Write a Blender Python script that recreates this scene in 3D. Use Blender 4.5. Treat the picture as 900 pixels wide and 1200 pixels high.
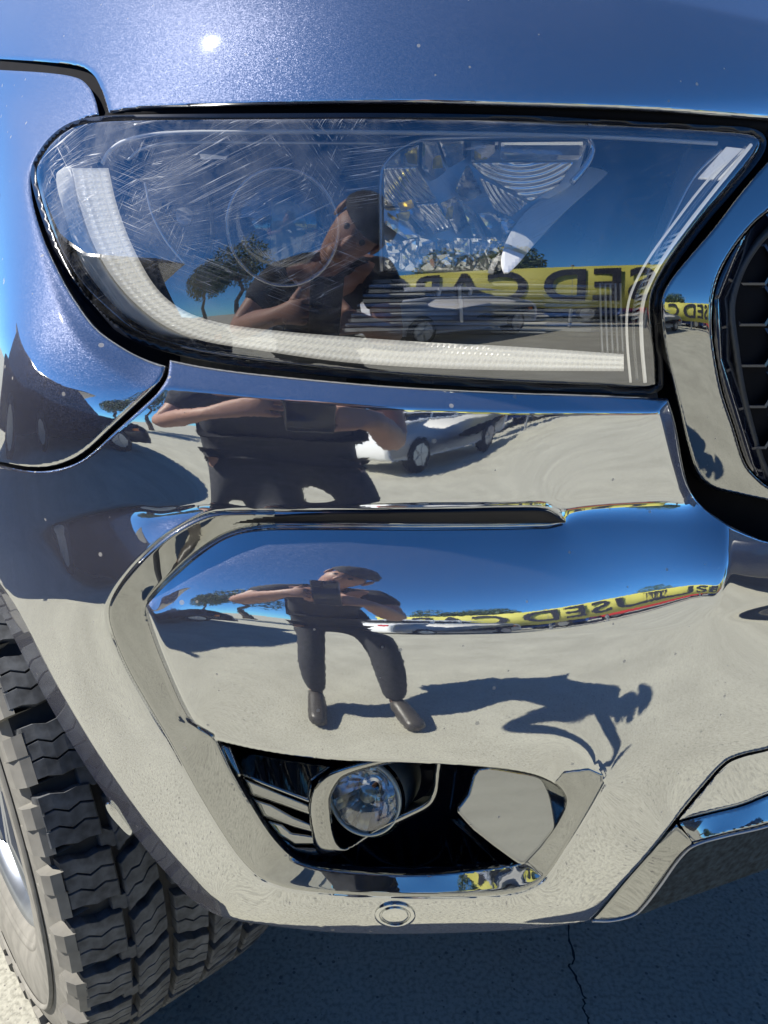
import bpy, bmesh, math, random
import numpy as np
from mathutils import Vector, Matrix
random.seed(7); np.random.seed(7)
R = math.radians
for o in list(bpy.data.objects): bpy.data.objects.remove(o)
SC = bpy.context.scene; COL = SC.collection

# ------------------------------------------------------------------ camera, sky, sun, exposure
FPX = 867.0; PITCH = R(20.0); CAMZ = 1.02
cam_d = bpy.data.cameras.new('camera'); cam = bpy.data.objects.new('camera', cam_d); COL.objects.link(cam)
cam.location = (0, 0, CAMZ); cam.rotation_euler = (math.pi/2 - PITCH, 0, 0)
cam_d.sensor_fit = 'VERTICAL'; cam_d.sensor_height = 36.0; cam_d.lens = 36.0*FPX/1200.0
cam_d.clip_start = 0.02; cam_d.clip_end = 900
SC.camera = cam
SUN_AZ, SUN_EL = R(-89.0), R(46.0)          # azimuth measured from -Y towards +X
SDIR = Vector((math.sin(SUN_AZ)*math.cos(SUN_EL), -math.cos(SUN_AZ)*math.cos(SUN_EL), math.sin(SUN_EL)))
w = bpy.data.worlds.new('World'); SC.world = w; w.use_nodes = True
wn = w.node_tree.nodes; wl = w.node_tree.links
bg = wn.get('Background') or wn.new('ShaderNodeBackground')
sky = wn.new('ShaderNodeTexSky'); sky.sky_type = 'NISHITA'; sky.sun_disc = False
sky.sun_elevation = SUN_EL; sky.sun_rotation = math.atan2(SDIR.x, SDIR.y)
sky.altitude = 900; sky.air_density = 0.65; sky.dust_density = 0.0; sky.ozone_density = 6.0
tn = wn.new('ShaderNodeMix'); tn.data_type = 'RGBA'; tn.blend_type = 'MULTIPLY'; tn.inputs[0].default_value = 1; tn.inputs[7].default_value = (0.45, 0.88, 1.16, 1)   # the deep clear blue of the day
wl.new(sky.outputs[0], tn.inputs[6]); wl.new(tn.outputs[2], bg.inputs[0]); bg.inputs[1].default_value = 0.092
sun_d = bpy.data.lights.new('sun', 'SUN'); sun_o = bpy.data.objects.new('sun', sun_d); COL.objects.link(sun_o)
sun_d.energy = 4.6; sun_d.angle = R(0.6); sun_d.color = (1.0, 0.95, 0.87)
sun_o.rotation_euler = SDIR.to_track_quat('Z', 'Y').to_euler(); sun_o.location = (-4, -2, 6)
SC.view_settings.view_transform = 'Standard'; SC.view_settings.look = 'None'
SC.view_settings.gamma = 1.0; SC.view_settings.exposure = 0.95
SC.cycles.max_bounces = 10; SC.cycles.glossy_bounces = 6; SC.cycles.transparent_max_bounces = 16
SC.cycles.sample_clamp_indirect = 6.0; SC.cycles.use_denoising = True
SC.cycles.caustics_reflective = False; SC.cycles.caustics_refractive = False

# ------------------------------------------------------------------ helpers
CR = np.array([1., 0, 0]); CU = np.array([0, math.sin(PITCH), math.cos(PITCH)]); CF = np.array([0, math.cos(PITCH), -math.sin(PITCH)])
CO = np.array([0, 0, CAMZ])
def at(u, v, D):
    u = np.asarray(u, float); v = np.asarray(v, float); D = np.asarray(D, float)
    x = (u-450)/FPX; y = (600-v)/FPX
    return CO + D[..., None]*(x[..., None]*CR + y[..., None]*CU + CF)

def obj(name, verts, faces, mat, parent=None, smooth=False, mats=None, fm=None):
    me = bpy.data.meshes.new(name)
    me.from_pydata([tuple(map(float, p)) for p in verts], [], [tuple(map(int, f)) for f in faces])
    if mats:
        for m in mats: me.materials.append(m)
        if fm is not None: me.polygons.foreach_set('material_index', np.asarray(fm, np.int32))
    elif mat: me.materials.append(mat)
    if smooth: me.polygons.foreach_set('use_smooth', np.ones(len(me.polygons), bool))
    me.update()
    o = bpy.data.objects.new(name, me); COL.objects.link(o)
    if parent: o.parent = parent
    return o
def empty(name, label, cat, loc=(0, 0, 0), rz=0, group=None):
    o = bpy.data.objects.new(name, None); COL.objects.link(o); o.location = loc; o.rotation_euler = (0, 0, rz)
    o['label'] = label; o['category'] = cat
    if group: o['group'] = group
    return o
def tag(o, label=None, cat=None, group=None, kind=None):
    if label: o['label'] = label
    if cat: o['category'] = cat
    if group: o['group'] = group
    if kind: o['kind'] = kind
    return o

def bm_obj(name, bm, mat, parent=None, smooth=False):
    me = bpy.data.meshes.new(name); bm.to_mesh(me); bm.free(); me.materials.append(mat)
    if smooth: me.polygons.foreach_set('use_smooth', np.ones(len(me.polygons), bool))
    o = bpy.data.objects.new(name, me); COL.objects.link(o)
    if parent: o.parent = parent
    return o
def bx(bm, c, s, rot=None, bevel=0.0):
    r = bmesh.ops.create_cube(bm, size=1.0); vs = r['verts']
    M = Matrix.Translation(c) @ (rot if rot is not None else Matrix()) @ Matrix.Diagonal((s[0], s[1], s[2], 1))
    bmesh.ops.transform(bm, matrix=M, verts=vs)
    if bevel:
        es = list({e for v in vs for e in v.link_edges})
        bmesh.ops.bevel(bm, geom=es, offset=bevel, segments=2, affect='EDGES', profile=0.5)
def tube_pts(pts, rad, n=8, closed=False):
    pts = [Vector(p) for p in pts]; N = len(pts); rad = rad if hasattr(rad, '__len__') else [rad]*N
    V = []; Fc = []; prev = None
    for i, p in enumerate(pts):
        a = pts[(i-1) % N] if (closed or i > 0) else p; b = pts[(i+1) % N] if (closed or i < N-1) else p
        t = (b-a).normalized()
        if prev is None: prev = t.orthogonal().normalized()
        s = (prev - t*prev.dot(t)).normalized(); prev = s; q = t.cross(s)
        for k in range(n):
            an = 2*math.pi*k/n; V.append(p + (s*math.cos(an)+q*math.sin(an))*rad[i])
    for i in range(N if closed else N-1):
        for k in range(n):
            a = i*n+k; b = i*n+(k+1) % n; c = ((i+1) % N)*n
            Fc.append((a, b, c+(k+1) % n, c+k))
    if not closed: Fc += [tuple(range(n))[::-1], tuple((N-1)*n+k for k in range(n))]
    return V, Fc
def grid_faces(nr, nc, closed_c=False, off=0):
    F = []
    for i in range(nr-1):
        for j in range(nc if closed_c else nc-1):
            a = off+i*nc+j; b = off+i*nc+(j+1) % nc
            F.append((a, b, b+nc, a+nc))
    return F

def spline(pts, n=6, closed=True):
    """Catmull-Rom through traced points; a third value 1 marks a sharp corner."""
    P = [np.array(p[:2], float) for p in pts]; S = [len(p) > 2 and p[2] for p in pts]; N = len(P); out = []
    for i in range(N if closed else N-1):
        p1, p2 = P[i], P[(i+1) % N]
        p0 = P[(i-1) % N] if (closed or i > 0) else p1
        p3 = P[(i+2) % N] if (closed or i < N-2) else p2
        if S[i]: p0 = p1
        if S[(i+1) % N]: p3 = p2
        d = np.linalg.norm(p2-p1)+1e-6
        m1 = (p2-p0)*d/(np.linalg.norm(p1-p0)+d); m2 = (p3-p1)*d/(np.linalg.norm(p3-p2)+d)
        for k in range(n):
            t = k/n; h = t*t*t; q = t*t
            out.append((2*h-3*q+1)*p1+(h-2*q+t)*m1+(-2*h+3*q)*p2+(h-q)*m2)
    if not closed: out.append(P[-1])
    return np.array(out)
def inside(px, py, poly):
    r = np.zeros(px.shape, bool); x = poly[:, 0]; y = poly[:, 1]; n = len(poly); j = n-1
    for i in range(n):
        if y[i] != y[j]:
            c = ((y[i] > py) != (y[j] > py)) & (px < (x[j]-x[i])*(py-y[i])/(y[j]-y[i])+x[i]); r ^= c
        j = i
    return r
def nearest(px, py, poly, closed=True):
    """distance and nearest point on a polyline"""
    bd = np.full(px.shape, 1e9); bx_ = np.zeros(px.shape); by_ = np.zeros(px.shape); n = len(poly)
    for i in range(n if closed else n-1):
        a = poly[i]; b = poly[(i+1) % n]; d = b-a; L = d@d
        if L < 1e-9: continue
        t = np.clip(((px-a[0])*d[0]+(py-a[1])*d[1])/L, 0, 1)
        qx = a[0]+t*d[0]; qy = a[1]+t*d[1]; e = np.hypot(px-qx, py-qy); m = e < bd
        bd[m] = e[m]; bx_[m] = qx[m]; by_[m] = qy[m]
    return bd, bx_, by_
def sstep(x, a, b):
    t = np.clip((x-a)/(b-a), 0, 1); return t*t*(3-2*t)

# ------------------------------------------------------------------ sculpting: a surface from the tilt of its skin
def dct2(a):
    def d1(x):
        n = x.shape[0]; y = np.concatenate([x, x[::-1]], 0); f = np.fft.fft(y, axis=0)[:n]
        k = np.arange(n)[:, None]; return (f*np.exp(-1j*math.pi*k/(2*n))).real
    return d1(d1(a).T).T
def idct2(a):
    def d1(x):
        n = x.shape[0]; k = np.arange(n)[:, None]
        y = np.zeros((2*n, x.shape[1]), complex); y[:n] = x*np.exp(1j*math.pi*k/(2*n)); y[n+1:] = np.conj(y[1:n][::-1])
        return np.fft.ifft(y, axis=0)[:n].real
    return d1(d1(a).T).T
def blur(a, s):
    if s <= 0: return a
    r = int(3*s)+1; k = np.exp(-0.5*(np.arange(-r, r+1)/s)**2); k /= k.sum()
    a = np.apply_along_axis(lambda m: np.convolve(np.pad(m, r, 'edge'), k, 'valid'), 0, a)
    return np.apply_along_axis(lambda m: np.convolve(np.pad(m, r, 'edge'), k, 'valid'), 1, a)
def rowfield(rows, U, V):
    """rows: list of lists (u, v, value); piecewise linear along u, then along v"""
    us = U[0]; K = len(rows)
    rv = np.array([np.interp(us, [p[0] for p in r], [p[1] for p in r]) for r in rows])
    ra = np.array([np.interp(us, [p[0] for p in r], [p[2] for p in r]) for r in rows])
    rv = np.maximum.accumulate(rv+np.arange(K)[:, None]*1e-3, 0)
    out = np.zeros(U.shape)
    for j in range(len(us)): out[:, j] = np.interp(V[:, j], rv[:, j], ra[:, j])
    return out
class Field:
    def __init__(s, dom, step, el, az, facets, anchor, sm=0.8):
        u0, u1, v0, v1 = dom; s.u0, s.v0, s.st = u0, v0, step
        us = np.arange(u0, u1+1e-6, step); vs = np.arange(v0, v1+1e-6, step); U, V = np.meshgrid(us, vs)
        E = rowfield(el, U, V) if isinstance(el, list) else el(U, V); A = rowfield(az, U, V) if isinstance(az, list) else az(U, V)
        for poly, fa, fe, soft in facets:
            d, _, _ = nearest(U, V, poly); ins = inside(U, V, poly); sd = np.where(ins, d, -d)
            k = sstep(sd, -soft, soft)
            if fa is not None: A = A*(1-k)+(fa(U, V) if callable(fa) else fa)*k
            if fe is not None: E = E*(1-k)+(fe(U, V) if callable(fe) else fe)*k
        E = R(1)*blur(E, sm); A = R(1)*blur(A, sm)
        nx = np.sin(A)*np.cos(E); ny = -np.cos(A)*np.cos(E); nz = np.sin(E)
        cx = nx; cy = ny*CU[1]+nz*CU[2]; cz = ny*CF[1]+nz*CF[2]
        x = (U-450)/FPX; y = (600-V)/FPX; dn = cx*x+cy*y+cz
        dn = np.minimum(dn, -0.12)
        gu = -cx/FPX/dn*step; gv = cy/FPX/dn*step
        gu = 0.5*(gu[:, 1:]+gu[:, :-1]); gv = 0.5*(gv[1:]+gv[:-1])
        div = np.zeros(U.shape); div[:, :-1] += gu; div[:, 1:] -= gu; div[:-1] += gv; div[1:] -= gv
        n, m = U.shape
        lam = (2-2*np.cos(math.pi*np.arange(n)/n))[:, None]+(2-2*np.cos(math.pi*np.arange(m)/m))[None]
        lam[0, 0] = 1; f = dct2(-div)/lam; f[0, 0] = 0; phi = idct2(f)
        s.phi = phi; s.E = E; s.A = A; s.U = U; s.V = V
        a = s.raw(np.array([anchor[0]*1.]), np.array([anchor[1]*1.]))[0]
        s.phi = phi-a+math.log(anchor[2])
    def raw(s, u, v):          # bicubic
        n, m = s.phi.shape; a = np.clip((u-s.u0)/s.st, 1, m-2.001); b = np.clip((v-s.v0)/s.st, 1, n-2.001)
        i = np.minimum(b.astype(int), n-3); j = np.minimum(a.astype(int), m-3); x = a-j; y = b-i
        def w(t): return (((2-t)*t-1)*t/2, ((3*t-5)*t*t+2)/2, ((4-3*t)*t+1)*t/2, (t-1)*t*t/2)
        wx = w(x); wy = w(y); r = 0
        for k in range(4):
            for l in range(4): r = r+wy[k]*wx[l]*s.phi[i+k-1, j+l-1]
        return r
    def D(s, u, v): return np.exp(s.raw(np.asarray(u, float), np.asarray(v, float)))

def panel(name, fld, poly, mat, parent, holes=(), flange=None, off=None, res=2.0, edge=(2.5, 0.0015), thick=0.012, smooth=True, step0=0.0):
    """a trimmed sheet of the sculpted surface with a rounded, returned edge"""
    u0, v0 = poly.min(0)-res; u1, v1 = poly.max(0)+res
    us = np.arange(u0, u1+res, res); vs = np.arange(v0, v1+res, res); U, V = np.meshgrid(us, vs)
    cu = U[:-1, :-1]+res/2; cv = V[:-1, :-1]+res/2
    keep = inside(cu, cv, poly)
    for h in holes: keep &= ~inside(cu, cv, h)
    nv = np.zeros(U.shape, int)
    nv[:-1, :-1] += keep; nv[1:, :-1] += keep; nv[:-1, 1:] += keep; nv[1:, 1:] += keep
    used = nv > 0; bnd = used & (nv < 4)
    d = np.full(U.shape, 1e9); NU = U.copy(); NV = V.copy()
    for q in [poly]+list(holes):
        a, b, c = nearest(U[used], V[used], q); dd = d[used]; m = a < dd
        dd[m] = a[m]; d[used] = dd; x = NU[used]; y = NV[used]; x[m] = b[m]; y[m] = c[m]; NU[used] = x; NV[used] = y
    U = np.where(bnd, NU, U); V = np.where(bnd, NV, V); d = np.where(bnd, 0, d)
    idx = -np.ones(U.shape, int); idx[used] = np.arange(used.sum())
    uu = U[used]; vv = V[used]; ds = d[used]
    D = fld.D(uu, vv)+step0
    if off is not None: D = D+off(uu, vv, ds)
    er, ed = edge
    if ed > 0: D = D+ed*(1-np.sqrt(np.clip(1-(1-np.clip(ds/er, 0, 1))**2, 0, 1)))
    P = at(uu, vv, D)
    I, J = np.nonzero(keep)
    F = np.stack([idx[I, J], idx[I+1, J], idx[I+1, J+1], idx[I, J+1]], 1)
    # boundary edges -> returned flange
    E = np.concatenate([F[:, [0, 1]], F[:, [1, 2]], F[:, [2, 3]], F[:, [3, 0]]])
    key = np.sort(E, 1); kk = key[:, 0]*10**7+key[:, 1]; un, inv, cnt = np.unique(kk, return_inverse=True, return_counts=True)
    be = E[cnt[inv] == 1]; verts = P.tolist(); faces = F.tolist()
    if thick > 0:
        bv = np.unique(be); mp = {int(v): len(verts)+i for i, v in enumerate(bv)}
        c = P[bv]; dirn = (c-CO); dirn = dirn/np.linalg.norm(dirn, axis=1)[:, None]; dirn = dirn*0.6+CF*0.4
        verts += (c+dirn*thick).tolist()
        faces += [(int(b), int(a), mp[int(a)], mp[int(b)]) for a, b in be]
    o = obj(name, verts, faces, mat, parent, smooth=False, mats=[mat, flange] if flange else None, fm=[0]*len(F)+[1]*(len(faces)-len(F)) if flange else None)
    if smooth:
        s = np.zeros(len(faces), bool); s[:len(F)] = True; o.data.polygons.foreach_set('use_smooth', s)
        o.data.update()
        me = o.data; nf = len(F)
        es = np.zeros(len(me.edges), bool)
        bs = set(map(tuple, np.sort(be, 1).tolist()))
        ev = np.zeros(len(me.edges)*2, int); me.edges.foreach_get('vertices', ev); ev = np.sort(ev.reshape(-1, 2), 1)
        kk2 = ev[:, 0]*10**7+ev[:, 1]; es = np.isin(kk2, np.sort(be, 1)[:, 0]*10**7+np.sort(be, 1)[:, 1])
        at_ = me.attributes.get('sharp_edge') or me.attributes.new('sharp_edge', 'BOOLEAN', 'EDGE'); at_.data.foreach_set('value', es)
    return o

# ------------------------------------------------------------------ materials
def mat(name):
    m = bpy.data.materials.new(name); m.use_nodes = True; nt = m.node_tree; nt.nodes.clear()
    out = nt.nodes.new('ShaderNodeOutputMaterial'); return m, nt, nt.nodes, nt.links, out
def prin(nd, **k):
    p = nd.new('ShaderNodeBsdfPrincipled')
    for a, b in k.items(): p.inputs[a.replace('_', ' ')].default_value = b
    return p
def c4(r, g, b): return (r, g, b, 1)
def plain(name, col, rough=0.5, metal=0.0, var=0.15, scale=40, bump=0.0, spec=0.5, coat=0.0):
    m, nt, nd, lk, out = mat(name); p = prin(nd, Roughness=rough, Metallic=metal, Specular_IOR_Level=spec, Coat_Weight=coat, Coat_Roughness=0.05)
    tc = nd.new('ShaderNodeTexCoord'); n = nd.new('ShaderNodeTexNoise'); n.inputs['Scale'].default_value = scale; n.inputs['Detail'].default_value = 5
    lk.new(tc.outputs['Object'], n.inputs['Vector'])
    r = nd.new('ShaderNodeValToRGB'); r.color_ramp.elements[0].position = 0.3; r.color_ramp.elements[1].position = 0.7
    r.color_ramp.elements[0].color = c4(*[x*(1-var) for x in col]); r.color_ramp.elements[1].color = c4(*[min(1, x*(1+var)) for x in col])
    lk.new(n.outputs[0], r.inputs[0]); lk.new(r.outputs[0], p.inputs['Base Color'])
    if bump:
        b = nd.new('ShaderNodeBump'); b.inputs['Strength'].default_value = 0.6; b.inputs['Distance'].default_value = bump
        lk.new(n.outputs[0], b.inputs['Height']); lk.new(b.outputs[0], p.inputs['Normal'])
    lk.new(p.outputs[0], out.inputs[0]); return m

def car_paint(name, col=(0.075, 0.080, 0.115), mirror=0.55, dust=0.5, flake=1.0, rough=0.40, tint=(0.985, 1, 0.95)):
    m, nt, nd, lk, out = mat(name)
    tc = nd.new('ShaderNodeTexCoord'); gm = nd.new('ShaderNodeNewGeometry')
    base = prin(nd, Metallic=0.70, Roughness=rough); base.inputs['Base Color'].default_value = c4(*col)
    # metallic flakes: little platelets, each with its own tilt
    vo = nd.new('ShaderNodeTexVoronoi'); vo.inputs['Scale'].default_value = 2600; lk.new(tc.outputs['Object'], vo.inputs['Vector'])
    sub = nd.new('ShaderNodeVectorMath'); sub.operation = 'SUBTRACT'; sub.inputs[1].default_value = (0.5, 0.5, 0.5); lk.new(vo.outputs['Color'], sub.inputs[0])
    sc = nd.new('ShaderNodeVectorMath'); sc.operation = 'SCALE'; sc.inputs['Scale'].default_value = 0.40*flake; lk.new(sub.outputs[0], sc.inputs[0])
    ad = nd.new('ShaderNodeVectorMath'); ad.operation = 'ADD'; lk.new(gm.outputs['Normal'], ad.inputs[0]); lk.new(sc.outputs[0], ad.inputs[1])
    nm = nd.new('ShaderNodeVectorMath'); nm.operation = 'NORMALIZE'; lk.new(ad.outputs[0], nm.inputs[0]); lk.new(nm.outputs[0], base.inputs['Normal'])
    broad = prin(nd, Metallic=0.8, Roughness=0.72); broad.inputs['Base Color'].default_value = c4(*[min(1, x*2.4) for x in col]); lk.new(nm.outputs[0], broad.inputs['Normal'])
    bm_ = nd.new('ShaderNodeMixShader'); bm_.inputs[0].default_value = 0.32 if flake > .5 else 0.1; lk.new(base.outputs[0], bm_.inputs[1]); lk.new(broad.outputs[0], bm_.inputs[2])
    # clear coat
    gl = nd.new('ShaderNodeBsdfGlossy'); gl.inputs['Color'].default_value = c4(*tint); gl.inputs['Roughness'].default_value = 0.022
    n2 = nd.new('ShaderNodeTexNoise'); n2.inputs['Scale'].default_value = 260; n2.inputs['Detail'].default_value = 2; lk.new(tc.outputs['Object'], n2.inputs['Vector'])
    bp = nd.new('ShaderNodeBump'); bp.inputs['Strength'].default_value = 0.035; bp.inputs['Distance'].default_value = 0.00025; lk.new(n2.outputs[0], bp.inputs['Height']); lk.new(bp.outputs[0], gl.inputs['Normal'])
    lw = nd.new('ShaderNodeLayerWeight'); lw.inputs['Blend'].default_value = 0.28
    mr = nd.new('ShaderNodeMapRange'); mr.inputs['From Min'].default_value = 0; mr.inputs['From Max'].default_value = 1; mr.inputs['To Min'].default_value = mirror; mr.inputs['To Max'].default_value = 0.62
    lk.new(lw.outputs['Fresnel'], mr.inputs['Value'])
    mx = nd.new('ShaderNodeMixShader'); lk.new(mr.outputs[0], mx.inputs[0]); lk.new(bm_.outputs[0], mx.inputs[1]); lk.new(gl.outputs[0], mx.inputs[2])
    last = mx
    if dust > 0:   # specks of grit and fine scratches
        v2 = nd.new('ShaderNodeTexVoronoi'); v2.inputs['Scale'].default_value = 95; lk.new(tc.outputs['Object'], v2.inputs['Vector'])
        sx = nd.new('ShaderNodeSeparateColor'); lk.new(v2.outputs['Color'], sx.inputs[0])
        m1 = nd.new('ShaderNodeMath'); m1.operation = 'MULTIPLY'; m1.inputs[1].default_value = 0.16; 
        g1 = nd.new('ShaderNodeMath'); g1.operation = 'POWER'; g1.inputs[1].default_value = 5; lk.new(sx.outputs[0], g1.inputs[0]); lk.new(g1.outputs[0], m1.inputs[0])
        ls = nd.new('ShaderNodeMath'); ls.operation = 'LESS_THAN'; lk.new(v2.outputs['Distance'], ls.inputs[0]); lk.new(m1.outputs[0], ls.inputs[1])
        n3 = nd.new('ShaderNodeTexNoise'); n3.inputs['Scale'].default_value = 5; n3.inputs['Detail'].default_value = 6; lk.new(tc.outputs['Object'], n3.inputs['Vector'])
        r3 = nd.new('ShaderNodeMapRange'); r3.inputs['From Min'].default_value = 0.35; r3.inputs['From Max'].default_value = 0.75; r3.inputs['To Min'].default_value = 0.0; r3.inputs['To Max'].default_value = 0.06*dust; lk.new(n3.outputs[0], r3.inputs['Value'])
        mm = nd.new('ShaderNodeMath'); mm.operation = 'MULTIPLY'; mm.inputs[1].default_value = 0.55; lk.new(ls.outputs[0], mm.inputs[0])
        mxm = nd.new('ShaderNodeMath'); mxm.operation = 'MAXIMUM'; lk.new(mm.outputs[0], mxm.inputs[0]); lk.new(r3.outputs[0], mxm.inputs[1])
        df = nd.new('ShaderNodeBsdfDiffuse'); df.inputs['Color'].default_value = c4(0.42, 0.40, 0.36)
        m2 = nd.new('ShaderNodeMixShader'); lk.new(mxm.outputs[0], m2.inputs[0]); lk.new(mx.outputs[0], m2.inputs[1]); lk.new(df.outputs[0], m2.inputs[2]); last = m2
    lk.new(last.outputs[0], out.inputs[0]); return m
# ------------------------------------------------------------------ materials in use
M = {}
M['paint'] = car_paint('metallic_blue_grey_paint')
M['paint_clean'] = car_paint('gloss_black_trim', col=(0.006, 0.006, 0.012), mirror=0.34, dust=0.25, flake=0.0, rough=0.25)
M['surround'] = car_paint('satin_metallic_surround', col=(0.03, 0.03, 0.035), mirror=0.34, dust=0.3, flake=0.3)
M['slot'] = plain('slot_black', (0.008, 0.008, 0.012), 0.3, var=0.1, spec=0.3)
M['black'] = plain('black_plastic', (0.012, 0.012, 0.014), 0.45, var=0.3, scale=200, bump=0.0003)
M['gloss'] = plain('gloss_black', (0.008, 0.009, 0.016), 0.10, var=0.1, coat=1.0)
M['seal'] = plain('rubber_seal', (0.01, 0.01, 0.011), 0.9, spec=0.08)

# ------------------------------------------------------------------ traced outlines (photo pixels, unprojected onto the sculpted body)
P_HOOD = spline([(-120, 62), (0, 69), (60, 73), (95, 78), (110, 88), (119, 105), (124, 120), (128, 134, 1), (160, 129), (200, 127), (300, 124.5), (470, 122.5), (600, 125), (750, 130), (860, 138), (900, 141), (1080, 156, 1), (1080, -60, 1), (-120, -60, 1)])
P_FEND = spline([(-120, 74, 1), (0, 82), (60, 86), (92, 92), (105, 103), (112, 118), (116, 135, 1), (98, 139), (78, 150), (57, 167), (42, 186), (36, 203), (38, 235), (50, 277), (68, 317), (88, 352), (113, 385), (143, 407), (168, 420), (194, 429, 1), (190, 442), (180, 455), (159, 475), (130, 502), (105, 525), (85, 538), (60, 546), (35, 547), (0, 541), (-60, 532), (-120, 526, 1)])
P_LENS = spline([(52, 180), (66, 163), (85, 150), (110, 144), (150, 141.5), (300, 140), (450, 139.5), (600, 142), (750, 147.5), (850, 154), (882, 158), (891, 165), (887, 179), (862, 211), (822, 258), (791, 300), (773, 330), (766, 350), (766, 380), (770, 420), (771, 452, 1), (755, 456), (700, 453), (600, 449), (450, 439), (300, 424), (230, 413), (180, 400), (150, 388), (120, 366), (95, 337), (75, 302), (58, 260), (47, 225), (43, 200)])
P_BUMP = spline([(199, 422, 1), (240, 430), (300, 438), (450, 452), (600, 460), (700, 463), (783, 467, 1), (792, 500), (800, 545), (808, 573), (822, 593), (850, 613), (880, 628), (900, 635), (1080, 662, 1), (1080, 790, 1), (980, 850), (900, 877), (870, 884), (850, 893), (823, 922), (790, 962), (760, 1000), (730, 1034), (700, 1068), (690, 1079, 1), (660, 1084), (600, 1090), (500, 1094), (400, 1093), (320, 1085), (262, 1075), (230, 1058), (205, 1034), (180, 1006), (150, 968), (100, 897), (50, 812), (0, 716), (-40, 640), (-80, 575), (-120, 531, 1), (-60, 537), (0, 546), (35, 552), (62, 551), (88, 543), (108, 530), (133, 507), (163, 480), (186, 458), (196, 442)])
P_CHO = spline([(660, 612, 1), (641, 598), (600, 597), (500, 599), (350, 600), (270, 600), (240, 604), (200, 625), (165, 655), (140, 685), (128, 710), (130, 735), (147, 778), (170, 820), (200, 870), (230, 925), (260, 975), (285, 1010), (310, 1031), (350, 1043), (450, 1050), (560, 1050), (608, 1045), (636, 1031), (665, 990), (690, 950), (708, 918), (710, 905), (690, 897), (640, 897, 1), (620, 902, 1), (400, 880, 1), (300, 800, 1), (300, 700, 1)])
P_RP = spline([(664, 612, 1), (640, 616), (500, 618), (350, 617), (300, 619), (265, 628), (230, 650), (195, 681), (174, 704), (170, 715), (180, 750), (196, 790), (213, 828), (224, 845), (255, 863), (300, 874), (400, 887), (510, 891), (570, 895), (640, 899), (690, 893), (1180, 800, 1), (1180, 612, 1)])
P_FOG = spline([(254, 868, 1), (300, 878), (350, 886), (400, 891), (510, 895), (570, 899), (620, 906), (648, 917), (661, 932), (660, 948), (640, 980), (614, 1006), (598, 1012, 1), (500, 1023), (400, 1019), (350, 1009), (322, 985), (295, 945), (272, 905)])

LA = lambda v: [(-120, v, -72), (0, v, -56), (60, v, -38), (150, v, -15.5), (200, v, -9.5), (250, v, -4.2), (300, v, 0), (375, v, 5), (450, v, 9), (545, v, 12.7), (595, v, 14.5), (640, v, 16.6), (690, v, 18.6), (760, v, 21), (900, v, 25), (1080, v, 28)]
BA = lambda v: [(-120, v, -65), (0, v, -50), (60, v, -39), (130, v, -28), (200, v, -17.5), (260, v, -11), (320, v, -4.8), (410, v, 2.8), (480, v, 7.6), (600, v, 12.2), (750, v, 16.6), (900, v, 20), (1080, v, 23)]
HA = [[(-120, -60, -62), (0, -60, -42), (212, -60, -21), (450, -60, -2), (600, -60, 8), (900, -60, 22), (1080, -60, 26)],
      [(-120, 110, -66), (0, 110, -50), (212, 110, -21), (450, 110, 4), (600, 110, 12), (900, 110, 26), (1080, 110, 30)], LA(140), LA(440),
      [(-120, 480, -70), (0, 480, -54), (60, 480, -40), (130, 480, -26), (200, 480, -16), (260, 480, -9), (320, 480, -7), (430, 480, -1.5), (480, 480, 2.5), (545, 480, 8), (650, 480, 15), (760, 480, 18), (900, 480, 21), (1080, 480, 24)],
      [(u, 620, a-(6.5 if 290 < u < 500 else 4.0 if u == 600 else 2.0 if 190 < u < 290 else 0)) for u, v, a in BA(620)], [(u, 760, a-(6.0 if 290 < u < 500 else 3.5 if u == 600 else 0)) for u, v, a in BA(620)], BA(900),
      [(-120, 1140, -68), (0, 1140, -55), (100, 1140, -42), (200, 1140, -25), (320, 1140, -9), (410, 1140, 1), (480, 1140, 7), (600, 1140, 12), (750, 1140, 17), (900, 1140, 22), (1080, 1140, 25)]]
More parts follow.
